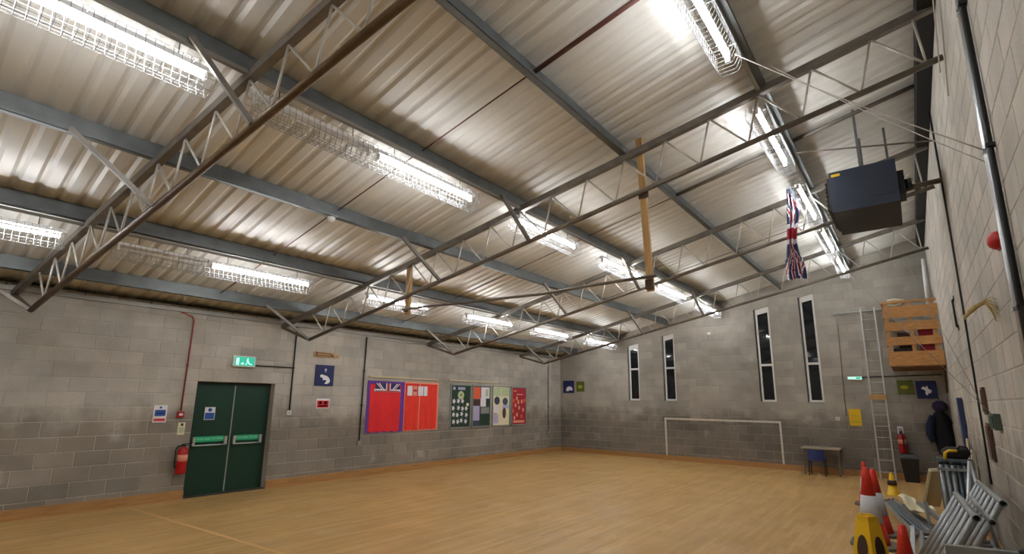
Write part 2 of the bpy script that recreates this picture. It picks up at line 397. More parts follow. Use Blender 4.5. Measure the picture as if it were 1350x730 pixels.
# emergency exit doors
dx = -.19
dr = struct(MB().box((-TH, DO[0], DO[2]-.03), (dx+.02, DO[1], DO[2])).box((-TH, DO[0], 0), (dx+.02, DO[0]+.04, DO[2])).box((-TH, DO[1]-.03, 0), (dx+.02, DO[1], DO[2])).build('door_1', M['frame'], org=(-.19, 4.3, 0)))
mid = 4.325
for a, b in ((DO[0]+.04, mid-.004), (mid+.004, DO[1]-.03)):
    MB().box((dx-.02, a, .012), (dx+.028, b, DO[2]-.032)).build('door_leaf', M['green'], dr)
MB().box((dx+.028, mid-.012, .02), (dx+.036, mid+.008, DO[2]-.06)).build('meeting_strip', M['boardgrey'], dr)
MB().box((dx-.01, DO[0], 0), (.02, DO[1], .012)).build('threshold', M['frame'], dr)
ftxt = bpy.data.curves.new('push_text', 'FONT'); ftxt.body = 'PUSH BAR TO OPEN'; ftxt.size = .062; ftxt.extrude = .0005; ftxt.align_x = 'CENTER'; ftxt.align_y = 'CENTER'; ftxt.materials.append(M['mint'])
for a, b in ((3.665, 4.255), (4.365, 4.905)):
    d = dx+.028; zb = .905
    h = MB()
    for y in (a, b-.045): h.box((d, y, zb-.03), (d+.07, y+.045, zb+.12))
    h = h.build('panic_bar', M['silver'], dr)
    MB().path([(d+.062, a+.02, zb-.028), (d+.062, b-.02, zb-.028)], .014, 10).build('push_bar', M['silver'], h)
    MB().box((d, a+.05, zb+.03), (d+.03, b-.05, zb+.125)).build('green_sleeve', M['greenlit'], h)
    t = bpy.data.objects.new('lettering', ftxt); COL.objects.link(t); t.parent = h
    t.matrix_basis = Matrix(((0, 0, 1, d+.0315), (1, 0, 0, (a+b)/2+.02), (0, 1, 0, zb+.08), (0, 0, 0, 1))) @ Matrix.Scale(.82, 4)
    t.location = Vector((d+.0315, (a+b)/2+.02, zb+.08))-WL[h.name]
g = MB(); P2 = lambda u, z, d_=0: Vector((dx+.028+d_, u, z)); 
poly(g, P2, [(3.83, 1.33), (4.01, 1.33), (4.01, 1.56), (3.83, 1.56)], 0, .003, 0); poly(g, P2, [(3.84, 1.34), (4.0, 1.34), (4.0, 1.46), (3.84, 1.46)], .003, .001, 1); poly(g, P2, ell(3.92, 1.51, .035, .035), .003, .001, 1)
g.build('door_notice', [M['paper'], M['blue']], dr)

# ================================================================== roof
def rz(x, d=0): return Z0+SL*x-d
ceil = bpy.data.objects.new('ceiling', None); COL.objects.link(ceil); WL['ceiling'] = Vector((0, 0, 0)); ceil['kind'] = 'structure'
def sheet_mesh(w, x0, x1):
    mb = MB(); prof = []; y = 0
    while y < w-1e-6:
        prof += [(y, .0), (y+.10, .0), (y+.135, .024), (y+.165, .024)]; y += .2
    prof.append((w, 0))
    nrm = Vector((-SL, 0, 1)).normalized(); vs = []
    for t in (0, .003):
        for x in (x0, x1):
            vs += [Vector((x, p[0], Z0+SL*x))+nrm*(p[1]+t) for p in prof]
    n = len(prof)
    fs = [(i, i+1, n+i+1, n+i) for i in range(n-1)]+[(2*n+i, 3*n+i, 3*n+i+1, 2*n+i+1) for i in range(n-1)]
    return mb.add(vs, fs).mesh('roof_sheet', M['sheet'])
sm = [sheet_mesh(1.0, -.35, 5.62), sheet_mesh(1.0, 5.55, W+.35)]
yy = BACK-.1
while yy < L+.2:
    for k, me in enumerate(sm):
        o = bpy.data.objects.new('roof_sheet', me); COL.objects.link(o); o.parent = ceil; o.location = (0, yy, .004*k)
    yy += 1.0
ordn = ['lowest', 'second', 'third', 'fourth', 'fifth', 'sixth']
PURX = [.74, 2.50, 4.16, 5.84, 7.50, 9.20]
for i, x in enumerate(PURX):
    zt = rz(x, .004); zb = zt-.20; mb = MB()
    mb.box((x-.004, BACK, zb), (x+.004, L, zt)); mb.box((x-.075, BACK, zt-.006), (x, L, zt-.0)); mb.box((x, BACK, zb), (x+.075, L, zb+.006))
    mb.box((x+.069, BACK, zb), (x+.075, L, zb+.025)); mb.box((x-.075, BACK, zt-.025), (x-.069, L, zt))
    o = mb.build('purlin', M['galv'], org=(x, BACK, zb))
    lab = ['galvanised roof purlin lowest on the slope, just above the left block wall', 'galvanised roof purlin above the lowest row of fluorescent lights',
           'galvanised roof purlin between the lowest and middle rows of lights', 'galvanised roof purlin above the middle row of fluorescent lights',
           'galvanised roof purlin between the middle row of lights and the row beside the heater', 'galvanised roof purlin above the light row beside the heater'][i]
    tag(o, lab, 'roof beam', 'purlins running the length of the roof')
o = MB().box((10.66, BACK, 5.64), (W+.1, L, 5.885)).build('shaded_eaves_beam', M['dark']); tag(o, 'beam coloured dark as shade along the top of the tall right wall under the roof', 'roof beam')  # shade at the wall head is put into the beam's colour
o = MB().box((-.1, BACK, LT), (.045, L, LT+.065)).build('wall_plate', M['wplate']); tag(o, 'grey steel plate capping the low left block wall', 'wall plate')
o = struct(MB().box((-.3, BACK, LT-.1), (-.22, L, rz(-.3)+.02)).build('eaves_shade_board_1', M['dark']))  # near-black board painted as the shade of the open eaves gap
# anti-sag bars between the purlins in mid bay
for j, (ys, lab) in enumerate(((3.62, 'red oxide'), (7.7, 'grey steel'), (11.4, 'thin grey'))):
    t = thing('sag_bar', ['red-brown sag bar crossing under the roof sheets nearest the camera', 'grey sag bar crossing under the roof in front of the heater', 'thin grey sag bar crossing under the roof near the hanging flag'][j], 'roof bar', (0, ys, 0), 'sag bars between purlins')
    xs = [.74, 2.50, 4.16, 5.84, 7.50, 9.20, 10.66]
    for k in range(6):
        a, b = xs[k]+.01, xs[k+1]-.01; r = .008 if (k < 4 and j == 0) or j > 0 else .025
        if j == 1 and k >= 4: r = .03
        mb = MB(); dy = .05*k if j == 0 else .02*k
        mb.path([(a, ys-.12+dy, rz(a, .07)), (b, ys-.12+dy+.04, rz(b, .07))], r, 8); mb.build('bar', M['redrod'] if j == 0 else M['topc'], t)
# trusses
TR_ = [('A', 1.0, .103, 2.66), ('B', 5.05, .083, 2.665), ('C', 9.1, .03, 2.70), ('D', 13.2, .01, 2.72)]
tl = ['light roof truss nearest the camera with a brown lower tube', 'roof truss carrying the pine planks and the level tube',
      'roof truss behind the hanging flag and black heater', 'roof truss closest to the end wall with the slot windows']
def chz(x, c): return c+(.224 if c < 2.69 else .212)*x
for i, (nm, y0, m_, zc) in enumerate(TR_):
    Y = lambda x: y0+m_*x
    T = thing('roof_truss', tl[i], 'roof truss', (0, y0, 2.9), 'lattice trusses across the hall')
    zt = lambda x: rz(x, .25)
    MB().bar((0, Y(0), zt(0)), (W-.02, Y(W), zt(W)), .075, .085).build('top_chord', M['topc'], T)
    MB().path([(.96, Y(.96), chz(.96, zc)), (W-.01 if i < 3 else W-.02, Y(W), chz(W, zc))], .036 if i == 0 else .032, 12).build('bottom_chord', M['chordA' if i == 0 else 'chord'], T)
    MB().bar((.04, Y(0), zt(0)-.03), (.97, Y(.97), chz(.96, zc)), .05, .05).build('end_strut', M['chord'], T)
    j = 0
    while True:
        xt = .995+.545*j; xb = xt+.41; xn = xt+.545
        if xt > 10.3: break
        pt = (xt, Y(xt), zt(xt)-.03); pb = (min(xb, 10.7), Y(xb), chz(min(xb, 10.7), zc)+.01)
        MB().path([pt, pb], .012, 6).build('web_rod', M['rod'], T)
        if xn > 10.3: xn = 10.62
        MB().path([pb, (xn, Y(xn), zt(xn)-.03)], .012, 6).build('web_rod', M['rod'], T)
        j += 1
    for bx, dy in ((.86, .85), (4.25, .72), (5.95, .5)):
        MB().bar((bx, Y(bx)-dy, rz(bx, .20)), (bx+.13, Y(bx)-.02, chz(bx+.13, zc)), .045, .045).build('knee_brace', M['topc'], T)
# pine planks and the level tube hung between them on the second truss
YB = lambda x: 5.05+.083*x
g = MB().bar((7.72, YB(7.7)+.07, 5.16), (7.79, YB(7.8)+.07, 3.10), .045, .105, up=(1, 0, 0)); g = MB().prism([(7.68, YB(7.7)+.045, 5.18), (7.765, YB(7.7)+.045, 5.18), (7.835, YB(7.8)+.045, 3.10), (7.75, YB(7.8)+.045, 3.10)], (0, .045, 0))
t = thing('pine_plank', 'long upright pine plank bolted to the second truss near the flag', 'plank', (7.77, YB(7.77), 3.1), 'planks hanging from the second truss'); g.build('board', M['wood'], t)
MB().box((7.70, YB(7.7)+.03, 4.32), (7.83, YB(7.7)+.045, 4.42)).build('bracket', M['brown'], t); MB().box((7.74, YB(7.8)+.02, 3.12), (7.84, YB(7.8)+.045, 3.24)).build('bracket', M['brown'], t)
t = thing('pine_plank', 'short upright pine plank hanging from the second truss near the left wall', 'plank', (3.58, YB(3.58), 3.2), 'planks hanging from the second truss')
MB().prism([(3.53, YB(3.5)+.045, 4.08), (3.63, YB(3.6)+.045, 4.08), (3.63, YB(3.6)+.045, 3.17), (3.53, YB(3.5)+.045, 3.17)], (0, .045, 0)).build('board', M['wood'], t)
MB().box((3.53, YB(3.5)+.03, 3.21), (3.63, YB(3.5)+.045, 3.29)).build('bracket', M['brown'], t)
o = MB().path([(3.5, 5.36, 3.26), (5.0, 5.47, 3.235), (6.3, 5.58, 3.22), (7.0, 5.63, 3.25), (7.9, 5.70, 3.27)], .02, 10).build('level_tube', M['chord']); tag(o, 'level steel tube hung between the two pine planks', 'tube')

# ================================================================== lights
def luminaire(x, y0, y1, lit, label, group, ends=1):
    zt = Z0-.42+SL*x+.01; zb = rz(x, .205)   # tube height, purlin underside
    T = thing('fluorescent_light', label, 'light', (x, y0, zt), group); xc = x-.02
    MB().box((xc-.034, y0-.06, zt+.045), (xc+.034, y1+.06, zt+.085)).build('housing', M['white'], T)
    b = MB()
    for y in (y0+.2, y1-.2): b.path([(xc, y, zt+.085), (xc, y, zb)], .005, 6)
    b.build('hanger', M['galv'], T)
    MB().path([(xc, y0, zt), (xc, y1, zt)], .014, 12).build('tube', M['tube' if lit else 'tube_off'], T)
    e = MB()
    for y in (y0-.02, y1): e.box((xc-.022, y, zt-.025), (xc+.022, y+.02, zt+.046))
    e.build('lamp_holder', M['white'], T)
    g = MB(); pr = [(-.11, .065), (-.12, -.06), (-.075, -.14), (.075, -.14), (.12, -.06), (.11, .065)]
    n = max(8, round((y1-y0+.1)/.062))
    for k in range(n+1):
        y = y0-.05+(y1-y0+.1)*k/n
        for q in range(5): g.bar((xc+pr[q][0], y, zt+pr[q][1]), (xc+pr[q+1][0], y, zt+pr[q+1][1]), .0038, .0038)
    for px_, pz in ((-.11, .065), (-.117, -.0), (-.12, -.06), (-.097, -.10), (-.075, -.14), (0, -.14), (.075, -.14), (.12, -.06), (.11, .065)):
        g.bar((xc+px_, y0-.05, zt+pz), (xc+px_, y1+.05, zt+pz), .0038, .0038)
    for s in (-1, 1):
        for y in (y0+.1, (y0+y1)/2, y1-.1): g.bar((xc+s*.02, y, zt+.065), (xc+s*.11, y, zt+.065), .006, .006)
    g.build('wire_guard', M['wire'], T)
rows = [  # lights behind and above the camera are unseen, added for even lighting
    (2.45, 'lowest light row', [(-3.2, -1.7, 1), (-.3, 1.04, 1), (1.62, 2.58, 0), (2.72, 4.2, 1), (5.41, 6.85, 1), (8.08, 9.68, 1), (10.67, 12.3, 1), (13.4, 15.15, 1)]),
    (5.86, 'middle light row', [(-3.2, -1.7, 1), (-.3, 1.27, 1), (1.7, 2.9, 0), (3.05, 4.52, 1), (5.55, 7.15, 1), (8.2, 9.9, 1), (10.83, 12.6, 1), (13.5, 15.3, 1)]),
    (9.14, 'highest light row', [(-3.2, -1.7, 1), (.6, 2.1, 1), (3.2, 4.76, 1), (5.95, 7.6, 1), (8.6, 10.3, 1), (11.2, 12.9, 1), (13.6, 15.25, 1)])]
for x, gname, lst in rows:
    lit = [k for k in lst if k[2] and k[1] > 0 and not (x > 9 and k[1] < 3)]
    for (a, b, on) in lst:
        if b < 0 or (x > 9 and b < 3): lab = 'added fill tube light of the %s %s' % (gname, 'behind the camera' if b < 0 else 'above the camera')
        elif not on: lab = 'unlit fluorescent light in the %s' % gname
        else:
            i = lit.index((a, b, on)); num = ['first', 'second', 'third', 'fourth', 'fifth', 'sixth'][i]
            lab = 'caged lit fluorescent light, %s from the camera in the %s' % (num, gname)
        luminaire(x, a, b, on, lab, 'lights of the '+gname)
    zb = rz(x, .205)
    o = MB().box((x+.03, BACK+.1, zb-.034), (x+.07, L-.02, zb-.002)).build('cable_trunking', M['wplate']); tag(o, 'pale trunking running with the %s' % gname, 'trunking')
t = thing('detector', 'small white detector dome under the purlin above the left part of the hall', 'detector', (4.19, 3.5, 4.1))
MB().lathe([(.05, .06), (.05, .03), (.035, 0), (.012, -.012)][::-1], (4.19, 3.5, 4.14), 14).build('dome', M['white'], t); MB().box((4.12, 3.44, 4.2), (4.26, 3.56, 4.215)).build('base', M['boardgrey'], t)

# ================================================================== left wall fittings
def cond(P, pts, r, name, m, label, cat='pipe', d=.025, clips=True):
    T = thing(name, label, cat, P(pts[0][0], pts[0][1], 0)); MB().path([P(u, z, d) for u, z in pts], r, 8).build('pipe', m, T)
    if clips:
        for (u, z), (u2, z2) in zip(pts[:-1], pts[1:]):
            l = math.hypot(u2-u, z2-z)
            for k in range(1, int(l/1.1)+1):
                t = k/(int(l/1.1)+1); c = P(u+(u2-u)*t, z+(z2-z)*t, 0); MB().box(c-Vector((.0, .0, .012))-P(r*1.4, 0, 0)+P(0, 0, 0), c+Vector((0, 0, .012))+P(r*1.4, 0, d+r*1.2)-P(0, 0, 0)).build('clip', m, T)
    return T
T = cond(PL, [(3.17, 3.24), (3.2, 3.235), (3.36, 3.18), (3.385, 3.1), (3.375, 1.50)], .013, 'alarm_conduit', M['redpipe'], 'red fire alarm conduit dropping to the call point beside the doors')
t = thing('call_point', 'small red break-glass call point left of the green doors', 'alarm', PL(3.375, 1.4)); g = MB(); plate(g, PL, 3.325, 3.425, 1.39, 1.49, 0, .055); g.build('case', M['red'], t); g = MB(); plate(g, PL, 3.345, 3.405, 1.42, 1.46, .055, .058); g.build('glass', M['paper'], t)
def sign(name, label, cat, P, a, b, z0, z1, base, parts, d0=.002, th=.008, group=None):
    g = MB(); plate(g, P, a, b, z0, z1, d0, d0+th); ms = [base]
    o_mats = []
    for mi, pts in parts:
        if mi not in ms: ms.append(mi)
        poly(g, P, pts, d0+th, .0012, ms.index(mi))
    o = g.build(name, ms); return tag(o, label, cat, group)
rc = lambda a, b, c, d: [(a, c), (b, c), (b, d), (a, d)]
sign('fire_notice', 'white, blue and red fire action notice left of the extinguisher', 'sign', PL, 2.97, 3.17, 1.31, 1.60, M['paper'],
     [(M['blue'], rc(2.99, 3.15, 1.415, 1.52)), (M['paper'], rc(3.03, 3.11, 1.45, 1.47)), (M['redprint'], rc(2.985, 3.155, 1.33, 1.375)), (M['blue'], ell(3.07, 1.56, .02, .02, 8))])
sign('label_card', 'pale yellow instruction card above the fire extinguisher', 'sign', PL, 3.37, 3.48, 1.09, 1.30, M['cream'], [(M['boardgreen'], rc(3.41, 3.45, 1.24, 1.285)), (M['pgreen'], rc(3.385, 3.465, 1.12, 1.22))])
def extinguisher(loc, N, label, h=.50, r=.082):
    T = thing('fire_extinguisher', label, 'extinguisher', loc, 'red fire extinguishers'); x, y, z = loc
    MB().lathe([(r*.9, 0), (r, .02), (r, h*.75), (r*.85, h*.83), (r*.35, h*.88), (r*.3, h*.92)], loc, 20).build('body', M['red'], T)
    MB().box((x-.03, y-.03, z+h*.92), (x+.03, y+.03, z+h*.97)).bar((x-.02, y-.02, z+h*.98), (x+.09*N[0]+.03, y+.1, z+h*1.04), .02, .012).bar((x, y, z+h*.95), (x+.07*N[0]+.02, y+.09, z+h*.95), .02, .01).build('valve', M['black'], T)
    s = -1
    MB().path([(x, y+s*.02, z+h*.94), (x+.02, y+s*.09, z+h*.93), (x+.03, y+s*.125, z+h*.8), (x+.03, y+s*.12, z+h*.45), (x+.02, y+s*.10, z+h*.2)], .012, 8).build('hose', M['rubber'], T)
    MB().lathe([(r*1.01, 0), (r*1.01, h*.22)], (x, y, z+h*.42), 20).build('label_band', M['pink'], T)
extinguisher((.10, 3.47, .44), (1, 0), 'red fire extinguisher on the wall beside the green doors')
t = thing('exit_sign', 'lit green running man exit sign above the green doors', 'sign', PL(4.33, 2.33)); g = MB(); plate(g, PL, 4.13, 4.55, 2.33, 2.54, 0, .07); g.build('case', M['pvc'], t)
g = MB(); plate(g, PL, 4.155, 4.525, 2.35, 2.52, .07, .074); gg = g.build('face', M['pat_g'], t)
g = MB(); poly(g, PL, rc(4.18, 4.235, 2.365, 2.50), .074); poly(g, PL, [(4.30, 2.43), (4.30, 2.40), (4.27, 2.40), (4.27, 2.38), (4.30, 2.38), (4.30, 2.365), (4.33, 2.385), (4.30, 2.43)], .074)
poly(g, PL, ell(4.395, 2.487, .014, .014, 8), .074); poly(g, PL, [(4.37, 2.47), (4.40, 2.47), (4.435, 2.40), (4.49, 2.385), (4.485, 2.37), (4.42, 2.38), (4.40, 2.42), (4.37, 2.365), (4.35, 2.37), (4.385, 2.42)], .074); g.build('pictogram', M['exit_w'], gg)
cond(PL, [(4.55, 2.37), (5.35, 2.37)], .012, 'black_conduit', M['black'], 'short level black conduit feeding the exit sign', d=.02)
cond(PL, [(5.355, 3.24), (5.36, 1.50)], .015, 'black_conduit', M['black'], 'upright black conduit just right of the green doors')
cond(PL, [(7.12, 3.20), (7.10, .80)], .015, 'black_conduit', M['black'], 'upright black conduit left of the red cloth displays')
cond(PL, [(7.12, 3.21), (9.9, 3.20)], .016, 'steel_conduit', M['silver'], 'level silver conduit high on the left wall above the red displays')
cond(PL, [(14.83, 3.2), (14.82, .72)], .013, 'steel_conduit', M['chord'], 'grey conduit down the left wall next to the far corner')
def socket(P, u, z, label, m=None):
    t = thing('wall_socket', label, 'socket', P(u, z)); g = MB(); plate(g, P, u-.045, u+.045, z, z+.09, 0, .035); g.build('box', m or M['pvc'], t); g = MB(); plate(g, P, u-.012, u+.012, z+.03, z+.06, .035, .042); g.build('rocker', M['boardgrey'], t)
socket(PL, 5.36, 1.40, 'small white switch box at the foot of the conduit by the doors'); socket(PL, 7.10, .70, 'small grey socket below the red cloth displays', M['boardgrey']); socket(PL, 14.82, .63, 'small grey socket near the far left corner', M['boardgrey'])
t = thing('wooden_plaque', 'small carved wooden plaque above the navy otter picture', 'plaque', PL(6.1, 2.64)); g = MB(); poly(g, PL, [(5.80, 2.655), (5.83, 2.64), (6.36, 2.64), (6.42, 2.665), (6.42, 2.70), (6.30, 2.715), (6.30, 2.75), (5.83, 2.76), (5.80, 2.74)], .002, .02)
g.build('board', M['wood'], t); g = MB(); poly(g, PL, [(5.84, 2.665), (6.30, 2.665), (6.26, 2.70), (6.20, 2.735), (5.84, 2.74)], .022, .004); poly(g, PL, [(5.87, 2.685), (6.2, 2.685), (6.2, 2.715), (5.87, 2.72)], .026, .003, 1); g.build('carving', [M['brown'], M['wood']], t)
sign('animal_picture', 'navy picture of a white otter on the left wall', 'picture', PL, 5.87, 6.32, 2.02, 2.47, M['navy'],
     [(M['paper'], [(5.98, 2.24), (6.02, 2.27), (6.08, 2.25), (6.14, 2.24), (6.2, 2.20), (6.235, 2.14), (6.22, 2.09), (6.16, 2.06), (6.10, 2.065), (6.13, 2.10), (6.15, 2.13), (6.10, 2.15), (6.05, 2.14), (6.06, 2.19), (6.0, 2.20)]), (M['lilac'], ell(6.11, 2.37, .03, .03, 8)), (M['lilac'], rc(6.10, 6.12, 2.31, 2.35))], th=.02, group='animal pictures on the walls')
sign('warning_sign', 'small white and red warning sign under the otter picture', 'sign', PL, 5.96, 6.27, 1.53, 1.74, M['paper'],
     [(M['redprint'], rc(5.975, 6.255, 1.545, 1.70)), (M['paper'], rc(6.0, 6.23, 1.57, 1.60)), (M['crimson'], rc(6.02, 6.09, 1.62, 1.68)), (M['crimson'], rc(6.14, 6.21, 1.62, 1.68))])
o = tag(MB().box(PL(7.27, 2.26, 0), PL(9.51, 2.295, .03)).build('picture_rail', M['lath']), 'pale timber lath above the two red cloth displays', 'rail')
o = tag(MB().box(PL(9.92, 2.27, 0), PL(12.05, 2.305, .03)).build('picture_rail', M['lath']), 'pale timber lath above the four notice boards', 'rail')
# red cloth displays
t = thing('red_ensign', 'red ensign cloth with purple edges and flag print, left of the two', 'flag', PL(7.8, .96), 'red cloth displays on the left wall')
g = MB(); plate(g, PL, 7.25, 8.36, .955, 2.18, .002, .015); g.build('backing', M['purple'], t)
def cloth(u0, u1, z0, z1, d, amp, name, m, par, seed, nu=24, nz=10):
    g = MB(); vs = []; rng = random.Random(seed); ph = rng.random()*6
    for i in range(nz+1):
        for j in range(nu+1):
            u = u0+(u1-u0)*j/nu; z = z0+(z1-z0)*i/nz+(.012*math.sin(j*1.1+ph) if i == 0 else 0)
            vs.append(PL(u, z, d+amp*(1+math.sin(j*.9+ph+.25*i))*(1-.75*i/nz)))
    g.add(vs, [(i*(nu+1)+j, i*(nu+1)+j+1, (i+1)*(nu+1)+j+1, (i+1)*(nu+1)+j) for i in range(nz) for j in range(nu)], 0, True); return g.build(name, m, par)
ens = cloth(7.32, 8.24, .975, 2.10, .018, .006, 'cloth', M['flagred'], t, 1)
g = MB(); u0_, u1_, z0_, z1_ = 7.46, 8.20, 1.93, 2.13
poly(g, PL, rc(u0_, u1_, z0_, z1_), .04, .001, 0); cu = (u0_+u1_)/2
poly(g, PL, rc(u0_-.04, u1_, z0_-.005, z0_+.055), .0415, .001, 1); poly(g, PL, rc(u0_-.02, u1_-.02, z0_, z0_+.022), .043, .001, 2)
for s in (-1, 1):
    poly(g, PL, [(cu+s*.12, z0_+.05), (cu+s*.20, z0_+.05), (cu+s*.37, z1_-.005), (cu+s*.26, z1_-.005)], .0415, .001, 1)
    poly(g, PL, [(cu+s*.155, z0_+.05), (cu+s*.18, z0_+.05), (cu+s*.335, z1_-.005), (cu+s*.30, z1_-.005)], .043, .001, 2)
poly(g, PL, rc(cu-.07, cu-.035, z0_, z1_), .0415, .001, 1); poly(g, PL, rc(cu+.035, cu+.07, z0_, z1_), .0415, .001, 1); poly(g, PL, rc(cu-.035, cu+.035, z0_, z1_), .042, .001, 2)
g.build('flag_print', [M['navy'], M['paper'], M['crimson']], ens)
t = thing('red_banner', 'plain red cloth with white panels near its top, right of the two', 'banner', PL(8.9, .96), 'red cloth displays on the left wall')
g = MB(); plate(g, PL, 8.37, 9.55, .955, 2.20, .002, .012); g.build('backing', M['pink'], t)
cloth(8.39, 8.86, .975, 2.15, .015, .008, 'cloth', M['flagred2'], t, 3); cloth(8.89, 9.49, .985, 2.15, .015, .006, 'cloth', M['flagred2'], t, 5)
g = MB()
for a, b, mi in ((8.44, 8.60, 0), (8.63, 8.76, 1), (8.80, 8.98, 0), (9.0, 9.12, 0)): poly(g, PL, rc(a, b, 1.84, 2.09), .036, .001, mi)
poly(g, PL, rc(8.64, 8.75, 1.95, 2.0), .037, .001, 2); g.build('white_panels', [M['paper'], M['pink'], M['crimson']], t)
# notice boards
def nboard(label, u0, u1, face, parts, z0=.965, z1=2.19):
    t = thing('notice_board', label, 'notice board', PL((u0+u1)/2, z0), 'notice boards on the left wall')
    f = MB(); w = .035
    for a, b, c, d in ((u0, u1, z0, z0+w), (u0, u1, z1-w, z1), (u0, u0+w, z0, z1), (u1-w, u1, z0, z1)): plate(f, PL, a, b, c, d, .001, .03)
    f.build('frame', M['boardgrey'], t); g = MB(); plate(g, PL, u0+w, u1-w, z0+w, z1-w, .001, .016); g.build('panel', face, t)
    for k, (m, pts, nm) in enumerate(parts):
        q = MB(); poly(q, PL, pts, .017+.0012*(k % 4), .001); q.build(nm, m, t)
rg = random.Random(5)
pp = [(M['lilac'], rc(10.10, 10.19, 2.03, 2.11), 'letter_strip')]+[(M['lilac'], rc(10.30+.075*k, 10.36+.075*k, 2.03, 2.11), 'letter_strip') for k in range(4)]
pp += [(M['pgreen'], ell(10.42, 1.88, .13, .12, 12), 'paper_disc'), (M['boardgreen'], ell(10.42, 1.89, .03, .03, 8), 'paper_disc')]
for r_ in range(4):
    for k in range(4 if r_ else 3):
        cu, cz = 10.14+.17*k+rg.uniform(-.02, .02), 1.70-.18*r_+rg.uniform(-.02, .02); s = .075
        star = [(cu+(s if q % 2 == 0 else s*.5)*math.cos(q*math.pi/5), cz+(s if q % 2 == 0 else s*.5)*1.1*math.sin(q*math.pi/5)) for q in range(10)]
        pp.append((M['paper'], star, 'paper_cutout'))
pp += [(M['cream'], ell(10.70, 1.62, .06, .05, 8), 'paper_cutout')]
nboard('dark green notice board with white paper cutouts, leftmost of four', 10.0, 10.84, M['boardgreen'], pp)
nboard('notice board with orange and white sheets above dark lower half', 10.89, 11.72, M['slate'], [
    (M['orangep'], rc(10.95, 11.25, 1.78, 2.13), 'sheet'), (M['paper'], rc(11.28, 11.66, 1.80, 2.13), 'sheet'), (M['pgreen'], rc(11.48, 11.60, 1.86, 2.07), 'sheet'), (M['brown'], rc(10.94, 11.2, 1.60, 1.74), 'sheet'),
    (M['paper'], rc(11.26, 11.5, 1.56, 1.82), 'sheet'), (M['lilac'], rc(10.95, 11.22, 1.16, 1.58), 'sheet'), (M['boardgreen'], rc(11.52, 11.67, 1.6, 1.78), 'sheet'), (M['boardgrey'], rc(11.28, 11.66, 1.36, 1.54), 'sheet'), (M['boardgreen'], rc(11.24, 11.67, 1.02, 1.33), 'sheet')])
nboard('pale notice board with green, violet and cream pictures', 11.80, 12.66, M['cream'], [
    (M['pgreen'], rc(11.86, 12.2, 1.88, 2.14), 'sheet'), (M['pgreen'], rc(12.24, 12.6, 1.88, 2.14), 'sheet'), (M['slate'], ell(12.02, 1.74, .14, .13, 9), 'picture'), (M['slate'], ell(12.42, 1.72, .14, .12, 7), 'picture'),
    (M['lilac'], rc(12.3, 12.6, 1.50, 1.62), 'sheet'), (M['lilac'], rc(11.86, 12.1, 1.05, 1.32), 'sheet'), (M['brown'], ell(12.38, 1.36, .09, .17, 10), 'picture'), (M['paper'], rc(11.86, 12.12, 1.38, 1.58), 'sheet'), (M['slate'], rc(11.88, 12.02, 1.335, 1.355), 'strip')])
pp = [(M['pink'], rc(12.85, 13.0, 2.04, 2.07), 'strip'), (M['pink'], rc(13.0, 13.35, 1.93, 1.96), 'strip')]
for k, (a, b) in enumerate(((12.86, 1.75), (13.02, 1.82), (13.28, 1.72), (13.42, 1.75), (12.95, 1.6), (13.14, 1.52), (12.84, 1.42), (13.36, 1.45), (13.03, 1.3), (13.27, 1.25), (12.9, 1.2), (13.1, 1.7))): pp.append((M['pink'] if k % 3 else M['orangep'], ell(a, b, .05, .07, 8, k), 'paper_shape'))
pp.append((M['pink'], rc(12.84, 13.42, 1.05, 1.12), 'strip'))
nboard('crimson notice board with pink shapes, rightmost of four', 12.74, 13.54, M['crimson'], pp)

# ================================================================== far wall fittings
sign('animal_picture', 'navy picture with a white animal near the far left corner', 'picture', PF, .12, .58, 2.04, 2.48, M['navy'], [(M['paper'], [(.24, 2.12), (.28, 2.24), (.36, 2.28), (.48, 2.26), (.52, 2.18), (.5, 2.12), (.45, 2.14), (.38, 2.14), (.34, 2.10)])], th=.02, group='animal pictures on the walls')
sign('animal_picture', 'small olive picture with a yellow shape near the far left corner', 'picture', PF, .68, 1.0, 2.09, 2.45, M['olive'], [(M['ygreen'], ell(.84, 2.26, .09, .06, 9))], th=.02, group='animal pictures on the walls')
sign('animal_picture', 'small olive picture below the timber platform', 'picture', PF, 9.88, 10.19, 2.02, 2.35, M['olive'], [(M['ygreen'], ell(10.02, 2.18, .08, .05, 9))], th=.02, group='animal pictures on the walls')
sign('animal_picture', 'navy picture with a white bird shape below the timber platform', 'picture', PF, 10.24, 10.62, 1.91, 2.33, M['navy'], [(M['paper'], [(10.33, 2.15), (10.38, 2.2), (10.42, 2.17), (10.45, 2.22), (10.47, 2.14), (10.53, 2.10), (10.50, 2.03), (10.46, 2.04), (10.44, 1.98), (10.40, 2.02), (10.41, 2.10)])], th=.02, group='animal pictures on the walls')
# goal marking painted with tape on the wall
g = MB(); a, b, c = 3.9, 7.22, 1.22
plate(g, PF, a, b, c, c+.055, .0045, .007); plate(g, PF, a, a+.06, .14, c, .0045, .007); plate(g, PF, b-.05, b, .14, c, .0045, .007)
tag(g.build('goal_marking', M['tape']), 'white goal outline taped on the far wall under the windows', 'marking')
